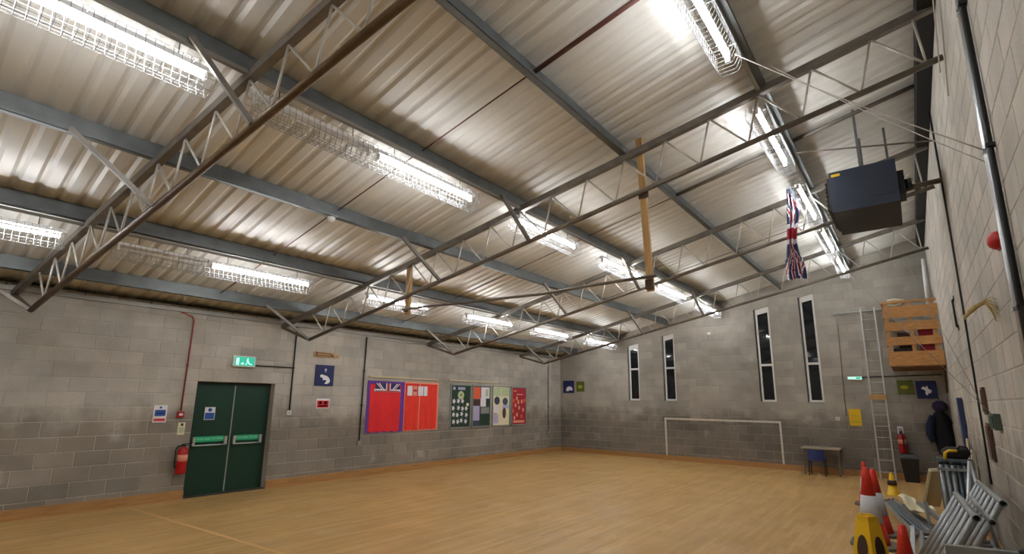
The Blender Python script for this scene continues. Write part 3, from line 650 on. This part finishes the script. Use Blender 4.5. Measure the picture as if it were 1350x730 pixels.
# table and chair
t = thing('side_table', 'small pale-topped table against the far wall', 'table', (8.17, 15.2, 0)); MB().box((7.74, 15.05, .63), (8.60, 15.6, .66)).build('table_top', M['concrete_top'], t)
MB().box((7.80, 15.1, .56), (8.54, 15.12, .63)).build('apron', M['chord'], t)
for x in (7.79, 8.55):
    for y in (15.09, 15.56): MB().box((x-.018, y-.018, 0), (x+.018, y+.018, .63)).build('leg', M['chord'], t)
t = thing('school_chair', 'blue plastic chair pushed under the small table', 'chair', (8.08, 15.1, 0))
g = MB(); vs = []
for i in range(6):
    for j in range(9):
        u = -.19+.38*j/8; z = .36+.26*i/5; vs.append((8.08+u*(1-.12*(i/5)**2), 14.86+.06*(abs(u)/.19)**2+(.02*(i/5)), z))
fs = [(i*9+j, i*9+j+1, (i+1)*9+j+1, (i+1)*9+j) for i in range(5) for j in range(8)]
g.add(vs, fs, 0, True); g.add([Vector(v)+Vector((0, -.008, 0)) for v in vs], [f[::-1] for f in fs], 0, True); g.build('backrest', M['chairb'], t)
MB().box((7.9, 14.9, .36), (8.26, 15.28, .385)).build('seat', M['chairb'], t)
for x in (7.92, 8.24):
    for y in (14.92, 15.25): MB().path([(x, y, .36), (x+(x-8.08)*.1, y, 0)], .011, 8).build('leg', M['black'], t)
# ladder leaning on the far wall
t = thing('ladder', 'tall aluminium ladder leaning on the far wall', 'ladder', (9.47, 15.2, 0))
lp = lambda s, z: Vector((9.335+.29*s+.008*z*.2, 15.42-(4.14-z)*.06+.10, z))
for s in (0, 1): MB().bar(lp(s, 0), lp(s, 4.2), .03, .055, up=(0, 1, 0)).build('stile', M['alu'], t)
z = .18
while z < 4.15:
    MB().path([lp(0, z), lp(1, z)], .014, 8).build('rung', M['alu'], t); z += .265
o = MB().bar(lp(0, 1.94)+Vector((-.02, -.06, 0)), lp(1, 1.94)+Vector((.02, -.06, 0)), .03, .13, up=(0, 0, 1)).build('wood_step', M['wood'], None); tag(o, 'short timber board tied across the ladder rungs', 'board')
o = MB().path([PF(8.73, 4.13, .04), PF(9.86, 4.13, .04)], .017, 8).build('wall_rail', M['alu']); tag(o, 'thin metal rail behind the top of the ladder', 'rail')
cond(PF, [(8.80, 3.85), (8.75, 1.46)], .008, 'wall_cable', M['chord'], 'thin grey cable down to the switch by the yellow sheet', d=.012, clips=False)
socket(PF, 8.56, 1.34, 'white switch plate left of the yellow sheet'); 
sign('yellow_sheet', 'bright yellow sheet on the far wall beside the ladder', 'notice', PF, 8.81, 9.07, 1.22, 1.64, M['yellow'], [(M['ygreen'], rc(8.85, 9.03, 1.3, 1.34)), (M['ygreen'], rc(8.85, 9.0, 1.45, 1.48))], th=.004)
t = thing('exit_light', 'small glowing green exit light beside the ladder', 'sign', PF(9.03, 2.36)); g = MB(); plate(g, PF, 8.88, 9.19, 2.37, 2.46, 0, .05); g.build('case', M['pvc'], t); g = MB(); poly(g, PF, [(8.89, 2.40), (9.18, 2.38), (9.18, 2.45), (8.89, 2.45)], .05, .004); g.build('face', M['exit_w'], t)
g = MB(); poly(g, PF, rc(9.06, 9.16, 2.395, 2.44), .054, .002); g.build('pictogram', M['pat_g'], t)
cond(PF, [(9.19, 2.44), (10.75, 2.47)], .012, 'wall_cable', M['black'], 'dark cable from the green exit light to the right corner', d=.015, clips=False)
sign('small_notice', 'small white notice above the far fire extinguisher', 'sign', PF, 9.77, 9.88, 1.05, 1.24, M['paper'], [(M['boardgrey'], rc(9.79, 9.86, 1.09, 1.2))])
extinguisher((9.83, L-.1, .62), (0, -1), 'red fire extinguisher above the black bin')
t = thing('waste_bin', 'black swing-top bin in the far right corner', 'bin', (9.92, 15.35, 0))
MB().lathe([(.14, 0), (.185, .50), (.19, .50)], (9.93, 15.33, 0), 4, smooth=False, rot=math.pi/4, sx=1.3).build('body', M['binm'], t)
MB().lathe([(.20, .50), (.205, .53), (.19, .56), (.12, .62), (.03, .635)], (9.93, 15.33, 0), 4, smooth=False, rot=math.pi/4, sx=1.3).build('lid', M['binm'], t)
t = thing('alarm_sensor', 'small white sensor high on the far wall between windows', 'sensor', PF(5.45, 3.8)); MB().lathe([(.02, -.03), (.045, 0), (.045, .03), (.02, .05)], PF(5.45, 3.82, .045), 12).build('dome', M['white'], t); g = MB(); plate(g, PF, 5.40, 5.50, 3.80, 3.88, 0, .012); g.build('base', M['white'], t)
o = MB().path([(10.74, 15.35, 5.25), (10.72, 15.33, 4.8), (10.70, 15.3, 4.03)], .045, 12).build('downpipe', M['pvc']); tag(o, 'white downpipe in the right corner above the timber platform', 'pipe')
# coat
t = thing('hanging_coat', 'dark hooded coat hanging in the far right corner', 'coat', (10.62, 15.5, .7))
g = MB(); vs = []; NZ, NA = 18, 18
for i in range(NZ+1):
    f = i/NZ; z = .66+1.05*f; wd_ = .13+.08*math.sin(math.pi*min(1, f*1.15))-.10*max(0, f-.82)/.18; dp = .09+.04*math.sin(math.pi*f)
    for k in range(NA):
        a = 2*math.pi*k/NA; fold = 1+.10*math.sin(5*a+f*3)*(1-f*.5)
        vs.append((10.62+wd_*fold*math.cos(a)+.02*math.sin(f*5), 15.50+dp*fold*math.sin(a), z+.02*math.sin(4*a)*(f == 0)))
g.add(vs, [(i*NA+k, i*NA+(k+1) % NA, (i+1)*NA+(k+1) % NA, (i+1)*NA+k) for i in range(NZ) for k in range(NA)]+[tuple(range(NA))[::-1], tuple(range(NZ*NA, NZ*NA+NA))], 0, True); g.build('body', M['coat'], t)
g = MB(); g.path([(10.47, 15.42, 1.52), (10.40, 15.42, 1.3), (10.38, 15.40, 1.1), (10.42, 15.40, .92)], [.06, .085, .08, .06], 12); g.build('sleeve', M['coatblue'], t)
MB().lathe([(.03, 0), (.12, .03), (.15, .1), (.13, .18), (.05, .24)], (10.62, 15.47, 1.62), 14, sy=.8).build('hood', M['hood'], t)
MB().path([PF(10.62, 1.88, 0), PF(10.62, 1.88, .06), PF(10.62, 1.92, .08)], .008, 6).build('hook', M['black'], t)

# ================================================================== timber platform (boxed gallery)
bx0, bx1, by0, bz0 = 9.84, 10.79, 14.0, 2.60
t = thing('timber_platform', 'orange pine slatted storage platform high in the far right corner', 'platform', (bx0, by0, bz0))
def zp(v): return v
rows_ = [(2.60, 2.915), (3.055, 3.24), (3.38, 3.575), (3.67, 3.925)]
for k, (a, b) in enumerate(rows_):
    MB().box((bx0-.0+.006*(3-k), by0-.022, a), (bx1, by0, b)).build('slat', M['pine'], t)
MB().box((bx0-.02, by0-.03, 4.0), (bx1, by0+.03, 4.05)).build('top_rail', M['pine'], t)
for x in (bx0+.05, bx0+.47, bx1-.08): MB().box((x-.035, by0, bz0), (x+.035, by0+.06, 4.02)).build('post', M['pine'], t)
for k, (a, b) in enumerate(rows_): MB().box((bx0, by0, a), (bx0+.02, L-.1, b)).build('slat', M['pine'], t)
MB().box((bx0-.02, by0, 4.0), (bx0+.03, L-.1, 4.05)).build('top_rail', M['pine'], t)
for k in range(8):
    y = by0+.005+k*.205; MB().box((bx0+.02, y, bz0-.03), (bx1, y+.198, bz0-.004)).build('floor_board', M['pine_d'], t)  # darker pine paints in the shade under the platform
for x in (bx0+.1, bx1-.15): MB().box((x, by0, bz0-.004), (x+.05, L-.05, bz0+.09)).build('joist', M['brown'], t)
MB().bar((bx1-.02, by0+.1, bz0-.03), (bx1-.02, by0+.9, bz0-.55), .04, .05).build('bracket', M['brown'], t)
for (x0, y0, z0, x1, y1, z1, m, nm, lb) in ((9.95, 14.12, 2.69, 10.3, 14.5, 3.0, 'black', 'storage_box', 'black storage box behind the lower platform slats'),
    (10.05, 14.15, 3.03, 10.35, 14.6, 3.35, 'brown', 'cardboard_box', 'brown box stacked behind the middle platform slats'), (10.42, 14.12, 2.69, 10.66, 14.45, 3.42, 'crimson', 'kit_bag', 'dark red kit bag standing inside the timber platform')):
    g = MB().box((x0, y0, z0), (x1, y1, z1-.05)); o = thing(nm, lb, 'box' if 'box' in nm else 'bag', ((x0+x1)/2, (y0+y1)/2, z0), 'things stored on the timber platform')
    g.build('body', M[m], o); MB().box((x0-.008, y0-.008, z1-.05), (x1+.008, y1+.008, z1)).build('lid', M[m], o)
o = MB().path([(9.93, 14.06, 3.99), (10.05, 14.08, 3.96), (10.2, 14.1, 3.98), (10.24, 14.1, 4.07), (10.08, 14.06, 4.1), (9.95, 14.04, 4.08)], .03, 8).build('rope_coil', M['cream']); tag(o, 'pale rope bundle on the top rail of the timber platform', 'rope')

# ================================================================== heater
t = thing('unit_heater', 'large dark blue heater box hung from the roof by the right wall', 'heater', (10.0, 8.1, 4.29))
hx0, hx1, hy0, hy1, hz0, hz1 = 9.62, 10.345, 7.6, 8.75, 4.27, 4.84
MB().box((hx0, hy0, hz0), (hx1, hy1, hz1)).build('casing', M['heater'], t)
g = MB().box((hx0-.03, hy0+.05, hz0+.05), (hx0, hy1-.05, hz1-.06)); grille = g.build('grille_frame', M['black'], t)
for k in range(7):
    z = hz0+.09+k*.062; MB().bar((hx0-.045, hy0+.07, z), (hx0-.045, hy1-.07, z), .03, .006).build('louvre', M['heater'], grille)
MB().box((hx0+.03, hy0-.003, hz1-.07), (hx0+.13, hy0, hz1-.035)).build('rating_plate', M['yellow'], t)
MB().box((hx0+.42, hy0-.002, hz0+.12), (hx1-.03, hy0, hz0+.13)).build('seam', M['black'], t)
g = MB().box((hx1, hy0+.15, hz0+.14), (hx1+.07, hy0+.5, hz1-.12)); g.path([(hx1+.07, hy0+.3, hz0+.3), (hx1+.14, hy0+.3, hz0+.3)], .07, 12); g.build('fan_motor', M['black'], t)
for x in (hx0+.36, hx1-.06):
    for y in ((hy0+.1, hy1-.1) if x < 10 else (hy1-.1,)): MB().box((x-.015, y-.015, hz1), (x+.015, y+.015, rz(x, .02) if x > 9.9 else rz(x, .02))).build('hanger', M['galv'], t)
o = MB().path([(9.25, 7.68, 5.30), (10.76, 7.68, 4.98)], .012, 8).build('gas_pipe', M['chord']); tag(o, 'thin steel pipe above the heater', 'pipe')
o = MB().path([(10.42, 7.95, 4.52), (10.6, 8.0, 4.56), (10.78, 8.05, 4.58)], .035, 12).build('flue_pipe', M['chord']); tag(o, 'stub pipe from the heater into the right wall', 'pipe')

# ================================================================== flag hanging from the third truss
t = thing('union_flag', 'union flag hanging furled from the roof truss beside the heater', 'flag', (8.9, 9.05, 3.8))
NU, NV = 26, 60; vs = []; fs = []; mi = []
for j in range(NV+1):
    v = j/NV; z = 5.32-1.55*v; wdt = .05+.05*min(1, v*4)+.03*math.sin(v*9)*v+(.02 if v > .75 else 0)
    cx = 8.93-.03*v+.02*math.sin(v*7)
    for i in range(NU+1):
        u = i/NU; vs.append((cx+wdt*(u*2-1)*.95+.01*math.sin(u*20+v*6), 9.08+.045*math.sin(u*18+v*2.5)+.02*math.sin(v*10), z-.05*abs(u-.5)*v))
def jack(a, b):   # a,b in 0..1 over the flag
    x, y = (a-.5)*2, (b-.5); 
    if abs(x) < .12 or abs(y) < .06: return 2
    if abs(x) < .2 or abs(y) < .10: return 1
    d = abs(abs(x)*.5-abs(y)); return 2 if d < .045 else (1 if d < .11 else 0)
g = MB(); g.v = [Vector(v) for v in vs]
for j in range(NV):
    for i in range(NU):
        g.f.append([j*(NU+1)+i, j*(NU+1)+i+1, (j+1)*(NU+1)+i+1, (j+1)*(NU+1)+i]); g.sm.append(True)
        g.m.append(jack(j/NV, .5+.95*(((i/NU)*1.25+.10*math.sin(j*.25)) % 1-.5)))
g.build('cloth', [M['navy'], M['paper'], M['crimson']], t)
MB().path([(8.93, 9.06, 5.30), (8.94, 9.12, 5.36)], .006, 6).build('tie', M['cord'], t)
# ================================================================== cords
def sag(p, q, s, n=14): p, q = Vector(p), Vector(q); return [p.lerp(q, k/n)-Vector((0, 0, s*4*(k/n)*(1-k/n))) for k in range(n+1)]
for p, q, s, r, lab, m in (((9.2, 4.72, 5.12), (10.77, 4.40, 3.44), .03, .0045, 'white cord from the high light row to the silver wall pipe, upper of two', 'cord'),
    ((9.45, 5.15, 5.12), (10.77, 4.50, 3.40), .03, .004, 'white cord to the silver wall pipe, lower of two', 'cord'),
    ((10.70, 4.0, 5.55), (10.75, 5.60, 4.50), .02, .006, 'white cord hanging down the top of the right wall beside the truss end', 'cord'),
    ((10.66, 4.0, 5.52), (10.72, 5.55, 4.72), .02, .005, 'second white cord hanging down the top of the right wall', 'cord'),
    ((9.35, 13.25, 4.66), (10.77, 6.7, 1.66), .02, .0035, 'long thin cord from the far truss down to the green box', 'chord'),
    ((10.35, 13.3, 4.9), (10.77, 7.2, 1.66), .04, .003, 'thin dark cord crossing in front of the timber platform', 'chord')):
    o = MB().path(sag(p, q, s), r, 6).build('cord', M[m]); tag(o, lab, 'cord')
# ================================================================== right wall fittings
T = cond(PR, [(4.36, RT-.05), (4.36, .2)], .02, 'steel_conduit', M['silver'], 'silver upright pipe on the right wall nearest the camera', d=.03)
T = cond(PR, [(4.27, RT-.05), (4.27, .2)], .018, 'black_conduit', M['black'], 'dark upright pipe right beside the silver wall pipe', d=.025)
o = MB().path([PR(8.16, RT-.02, .012), PR(8.12, 4.2, .012), PR(8.15, 2.8, .012), PR(8.25, 1.6, .012), PR(8.33, .85, .012)], .011, 8).build('wall_cable', M['black']); tag(o, 'black cable running down the right wall beside the brown strips', 'cable')
t = thing('alarm_sounder', 'red domed alarm sounder on the right wall', 'alarm', PR(4.83, 2.83)); g = MB()
for k, (r_, d) in enumerate([(0, 0)]): pass
rings = [(.062, 0), (.062, .02), (.055, .04), (.042, .058), (.02, .07)]; vs = []; N = 16
for r_, d in rings:
    for k in range(N): vs.append(PR(4.76+r_*1.4*math.cos(2*math.pi*k/N), 2.90+r_*1.05*math.sin(2*math.pi*k/N), d))
g.add(vs, [(i*N+k, i*N+(k+1) % N, (i+1)*N+(k+1) % N, (i+1)*N+k) for i in range(4) for k in range(N)]+[tuple(range(4*N, 5*N))], 0, True); g.build('dome', M['red'], t)
g = MB(); plate(g, PR, 4.68, 4.84, 2.84, 2.96, 0, .012); g.build('base', M['red'], t)
t = thing('straw_bundle', 'frayed straw bundle sticking out from the right wall', 'straw', (10.78, 5.6, 2.5)); rs = random.Random(3)
for k in range(22):
    j = lambda s_: Vector((0, rs.uniform(-s_, s_), rs.uniform(-s_, s_)))
    p = Vector((10.605, 5.62, 2.48))+j(.015); q = Vector((10.69, 5.60, 2.565))+j(.012); w_ = Vector((10.745, 5.56, 2.595))+j(.02)
    e = Vector((10.785, 5.45+rs.uniform(-.2, .2), 2.53+rs.uniform(-.12, .06)))
    MB().path([p, q, w_, w_.lerp(e, .6)+Vector((0, 0, .015)), e], [.006, .007, .005, .003, .002], 5).build('strand', M['straw'], t)
MB().path([(10.64, 5.61, 2.52), (10.69, 5.6, 2.567)], .02, 8).build('binding', M['straw'], t)
for z0, z1, ua, ub, lb in ((1.66, 1.95, 7.42, 7.62, 'short dark wooden strip on the right wall, upper of two'), (1.18, 1.57, 7.35, 7.68, 'longer dark wooden strip on the right wall, lower of two')):
    g = MB(); plate(g, PR, ua, ub, z0, z1, .0, .025); plate(g, PR, ua+.04, ub-.04, z0+.03, z1-.03, .025, .035); tag(g.build('wall_batten', M['brown']), lb, 'strip')
t = thing('junction_box', 'grey-green junction box on the right wall beside the brown strips', 'box', PR(6.6, 1.54)); g = MB(); plate(g, PR, 6.5, 6.85, 1.53, 1.68, 0, .05); g.build('body', mat('grey_green', '#4a564b', .6), t); g = MB(); plate(g, PR, 6.53, 6.82, 1.55, 1.66, .05, .058); g.build('lid', M['boardgreen'], t)
t = thing('iron_bracket', 'dark upright iron handle on the right wall above the junction', 'handle', PR(9.42, 2.83)); MB().path([PR(9.42, 2.84, 0), PR(9.42, 2.86, .02), PR(9.44, 3.24, .02), PR(9.44, 3.26, 0)], .014, 8).build('bar', M['black'], t)
g = MB(); plate(g, PR, 9.37, 9.47, 2.80, 2.88, 0, .008); plate(g, PR, 9.39, 9.49, 3.22, 3.30, 0, .008); g.build('mount', M['black'], t)
o = MB().box((10.735, 11.05, 0), (10.79, 11.4, 1.88)).build('folded_mat', M['matblue']); tag(o, 'narrow blue folded mat standing against the right wall', 'mat')
for y, h, lb in ((10.7, 1.25, 'pale board leaning on the right wall behind the steel frames'), (10.1, 1.12, 'narrow pale board leaning beside the blue folded mat')):
    o = MB().bar((10.68, y, .0), (10.76, y, h), .18, .02, up=(1, 0, 0)).build('leaning_board', M['lath']); tag(o, lb, 'board')

# ================================================================== cones
def cone(loc, h, label, group='red and white traffic cones'):
    T = thing('traffic_cone', label, 'cone', loc, group); r0_, r1_ = .135*h/.75, .026*h/.75
    R = lambda f: r0_+(r1_-r0_)*f
    MB().lathe([(R(0), .03), (R(0)*1.02, .05), (R(.30), .30*h)], loc, 24).build('lower_body', M['orange'], T)
    MB().lathe([(R(.30)+.002, .30*h), (R(.64)+.002, .64*h)], loc, 24).build('white_band', M['band'], T)
    MB().lathe([(R(.64), .64*h), (R(.985), .985*h), (R(1)*.7, h)], loc, 24).build('tip', M['orange'], T)
    s = r0_*1.42; c = s*.35
    pts = [(-s+c, -s), (s-c, -s), (s, -s+c), (s, s-c), (s-c, s), (-s+c, s), (-s, s-c), (-s, -s+c)]
    MB().prism([(loc[0]+a, loc[1]+b, loc[2]) for a, b in pts], (0, 0, .035)).build('base', M['floorrub'], T)
    return T
cone((9.585, 8.19, 0), .95, 'tall red and white cone directly behind the yellow caution sign')
cone((9.61, 8.95, 0), .86, 'red and white cone standing second from the yellow caution sign')
cone((9.33, 11.3, 0), .74, 'farthest red and white cone, only its tip showing over another cone')
cone((9.985, 5.72, 0), .735, 'red and white cone nearest the camera in front of the steel frames')
t = thing('caution_sign', 'yellow four-sided plastic caution sign with dark oval prints', 'caution sign', (9.69, 6.36, 0)); o_ = (9.69, 6.36, 0); hh = .665
MB().lathe([(.20, 0), (.20, .02), (.096, hh-.05), (.09, hh-.05), (.09, hh), (.075, hh)], o_, 4, smooth=False, rot=.15).build('body', M['yellow'], t)
g = MB(); a0 = math.pi/4+.15
for k in range(4):
    an = a0+k*math.pi/2; n_ = Vector((math.cos(an), math.sin(an), 0)); tn = Vector((-math.sin(an), math.cos(an), 0))
    ap = lambda z: (.20+(.096-.20)*(z-.02)/(hh-.07))*math.cos(math.pi/4)+.003
    vs = []
    for q in range(16):
        th = 2*math.pi*q/16; z = .36+.13*math.sin(th); vs.append(Vector(o_)+n_*ap(z)+tn*.058*math.cos(th)+Vector((0, 0, z)))
    g.add(vs, [tuple(range(16))])
g.build('oval_print', M['brprint'], t)
g = MB()
g.lathe([(.012, 0), (.03, .01)], (o_[0], o_[1], hh), 8); g.box((o_[0]-.05, o_[1]-.012, hh), (o_[0]+.05, o_[1]+.012, hh+.018)); g.build('handle', M['yellow'], t)
t = thing('caution_cone', 'small yellow caution cone alone on the floor near the ladder', 'cone', (9.645, 12.9, 0))
MB().lathe([(.13, 0), (.125, .02), (.095, .04), (.03, .39), (.015, .42)], (9.645, 12.9, 0), 20).build('body', M['yellow'], t)
MB().lathe([(.084, 0), (.067, .09)], (9.645, 12.9, .19), 20).build('print_band', M['brprint'], t)

# ================================================================== steel frames and tubes by the right wall
def frame(a0_, a1_, b0_, b1_, n, label, r=.024, rr_=.026, group='steel staging frames', posts=True, rail2=None):
    """rail a0-a1 on top, rail b0-b1 below, n rungs between"""
    a0_, a1_, b0_, b1_ = map(Vector, (a0_, a1_, b0_, b1_)); T = thing('steel_barrier', label, 'barrier', (b0_+b1_)/2, group)
    MB().open_tube(a0_, a1_, rr_).build('rail', M['steel'], T); MB().open_tube(b0_, b1_, rr_).build('rail', M['steel'], T)
    for k in range(n):
        t_ = (k+.35)/(n-.3); MB().path([a0_.lerp(a1_, t_), b0_.lerp(b1_, t_)], r, 10).build('rung', M['steel'], T)
    if rail2:
        MB().open_tube(a0_.lerp(b0_, rail2), a1_.lerp(b1_, rail2), rr_*.9).build('rail', M['steel'], T)
    return T
frame((10.45, 5.05, .96), (10.40, 6.45, .94), (10.10, 5.10, .33), (10.06, 6.5, .33), 6, 'steel frame of parallel tubes leaning in front, nearest the red cone')
frame((10.64, 5.5, 1.02), (10.62, 7.4, .96), (10.28, 5.6, .33), (10.26, 7.5, .30), 7, 'steel frame of parallel tubes leaning behind the front one against the right wall', rail2=.22)
# flat frames stacked below
for k, (z, x0, x1, y0, y1, lb) in enumerate(((.03, 9.95, 10.70, 6.1, 8.2, 'flat steel frame lowest in the stack under the leaning frames'), (.10, 9.98, 10.72, 6.15, 8.1, 'flat steel frame second in the stack under the leaning frames'), (.17, 9.96, 10.70, 6.12, 8.15, 'flat steel frame third in the stack under the leaning frames'), (.24, 9.98, 10.7, 6.1, 8.2, 'flat steel frame topmost in the stack under the leaning frames'))):
    frame((x1, y0, z), (x1, y1, z), (x0+.1, y0, z), (x0+.1, y1, z), 9, lb, r=.02, rr_=.024)
# spread of blue-grey tubes pointing down the hall
rt = random.Random(9)
for k in range(9):
    f = k/8; a = Vector((9.60+.34*f+rt.uniform(-.01, .01), 10.85-.35*f, .05+.17*(1-abs(f-.4)))); b = Vector((10.02+.42*f, 8.35+rt.uniform(-.1, .1), .05+.17*(1-abs(f-.4))))
    T = thing('steel_tube', 'blue-grey steel tube%s the open floor side of the spread pile' % [' at', *[', %s in from' % w for w in ('second', 'third', 'fourth', 'fifth', 'sixth', 'seventh', 'eighth', 'ninth')]][k], 'tube', b, 'blue-grey tubes in the spread pile')
    MB().bar(a, b, .036, .036).build('tube', M['steel_d' if k % 3 else 'steel'], T)
    MB().path([a, a+(a-b).normalized()*.04], .027, 8).build('end_cap', M['black'], T)
for k, (p, q) in enumerate((((10.02, 8.35, .20), (10.35, 7.5, .42)), ((10.06, 9.4, .40), (10.42, 8.0, .30)), ((10.1, 9.6, .36), (10.3, 7.9, .45)), ((10.0, 8.0, .32), (9.98, 7.2, .02)), ((10.15, 8.9, .5), (10.16, 8.85, .22)))):
    o = MB().bar(p, q, .04, .04).build('loose_tube', M['steel']); tag(o, ['loose grey tube propped between the pile and the flat frames', 'long loose grey tube crossing the top of the spread pile', 'grey tube lying beside the upright bundle', 'grey tube sloping to the floor beside the nearest cone', 'short upright stub of grey tube on the pile'][k], 'tube', 'loose grey tubes')
g = MB(); NX, NY = 8, 10; vs = []
for i in range(NY+1):
    for j in range(NX+1):
        f, s = i/NY, j/NX
        p = Vector((9.79, 10.15, .34)).lerp(Vector((10.03, 8.95, .33)), f)+Vector((.22, .06, 0))*s
        vs.append(p+Vector((0, 0, .05*math.sin(f*7+s*2)+.03*math.sin(s*5+f*3))))
fs = [(i*(NX+1)+j, i*(NX+1)+j+1, (i+1)*(NX+1)+j+1, (i+1)*(NX+1)+j) for i in range(NY) for j in range(NX)]
g.add(vs, fs); g.add([v-Vector((0, 0, .006)) for v in vs], [f[::-1] for f in fs]); tag(g.build('crumpled_card', M['cream']), 'crumpled cream card lying on the blue-grey tubes', 'card')
t = thing('cream_panel', 'cream edged panel leaning behind the crumpled card', 'panel', (10.2, 9.9, .3)); A0, A1 = Vector((10.11, 10.2, .25)), Vector((10.25, 9.6, .84))
MB().bar(A0, A1, .035, .05, up=(0, 1, 0)).build('edge', M['cream'], t)
MB().prism([A0+Vector((.01, .03, 0)), A1+Vector((.01, .03, -.01)), A1+Vector((.20, .05, .02)), A0+Vector((.20, .05, 0))], (0, .015, 0)).build('board', M['lath'], t)
MB().bar(A1, A1+Vector((.20, .02, .03)), .035, .04).build('edge', M['cream'], t)
# upright bundle with bag
t = thing('tube_bundle', 'upright bundle of grey tubes in a rack beside the right wall', 'rack', (10.48, 8.6, 0))
for k in range(6):
    x = 10.36+.056*k; MB().path([(x, 8.6+.03*(k % 2), .02), (x, 8.6+.03*(k % 2), 1.04)], .022, 10).build('tube', M['steel_d' if k > 2 else 'steel'], t)
    MB().path([(x, 8.6+.03*(k % 2), 1.02), (x, 8.6+.03*(k % 2), 1.055)], .027, 10).build('cap', M['black'], t)
MB().box((10.33, 8.66, .04), (10.68, 8.82, 1.09)).build('back_panel', M['steel_d'], t); MB().box((10.32, 8.55, .95), (10.68, 8.58, .98)).build('strap', M['steel'], t); MB().box((10.32, 8.55, .45), (10.52, 8.57, .47)).build('strap', M['brown'], t)
t = thing('tool_bag', 'black bag with a yellow handle on top of the tube bundle', 'bag', (10.5, 8.7, 1.09))
MB().lathe([(.10, 0), (.13, .04), (.12, .10), (.07, .14)], (10.52, 8.72, 1.09), 14, sx=1.1, sy=.7).build('body', M['rubber'], t)
MB().path([(10.41, 8.60, 1.08), (10.42, 8.60, 1.16), (10.46, 8.60, 1.19), (10.54, 8.60, 1.19)], .018, 8).build('handle', M['yellow'], t); MB().path([(10.53, 8.62, 1.2), (10.57, 8.62, 1.25), (10.63, 8.62, 1.24), (10.66, 8.62, 1.16)], .012, 8).build('strap', M['rubber'], t)
# A-shaped stand
t = thing('trestle_stand', 'pale A-shaped steel stand behind the leaning frames', 'stand', (10.6, 7.8, 0))
for a in ((10.46, 7.75, .2), (10.72, 7.85, .2)): MB().path([(10.60, 7.8, 1.14), a], .018, 10).build('leg', M['silver'], t)
MB().bar((10.53, 7.78, .75), (10.68, 7.82, .75), .03, .02).build('brace', M['steel'], t); MB().path([(10.46, 7.75, .2), (10.46, 7.75, 0)], .02, 8).build('foot', M['rubber'], t); MB().path([(10.72, 7.85, .2), (10.72, 7.85, 0)], .02, 8).build('foot', M['rubber'], t)
# near trestle with steel channel
t = thing('steel_trestle', 'steel trestle with a flat channel top nearest the camera', 'trestle', (10.5, 4.5, 0))
ca, cb = Vector((10.245, 4.40, .88)), Vector((10.70, 4.50, .88))
g = MB().bar(ca, cb, .05, .006).bar(ca+Vector((0, -.025, -.03)), cb+Vector((0, -.025, -.03)), .005, .06).bar(ca+Vector((0, .03, -.03)), cb+Vector((0, .03, -.03)), .005, .06); g.build('channel', M['steel'], t)
for p in (ca, cb):
    for s in (-1, 1): MB().path([p+Vector((.01 if p is ca else -.01, 0, -.03)), Vector((p.x, p.y+s*.2, 0))], .016, 8).build('leg', M['steel'], t)
MB().lathe([(.028, 0), (.03, .012), (.018, .022)], (10.615, 4.45, .884), 14).build('knob', M['black'], t)
# floor line
o = MB().prism([(.15, 2.755, .0015), (.15, 2.805, .0015), (9.5, 3.68, .0015), (9.5, 3.63, .0015)], (0, 0, .001)).build('floor_line', M['linetape']); tag(o, 'thin pale line marked across the wooden floor', 'marking')
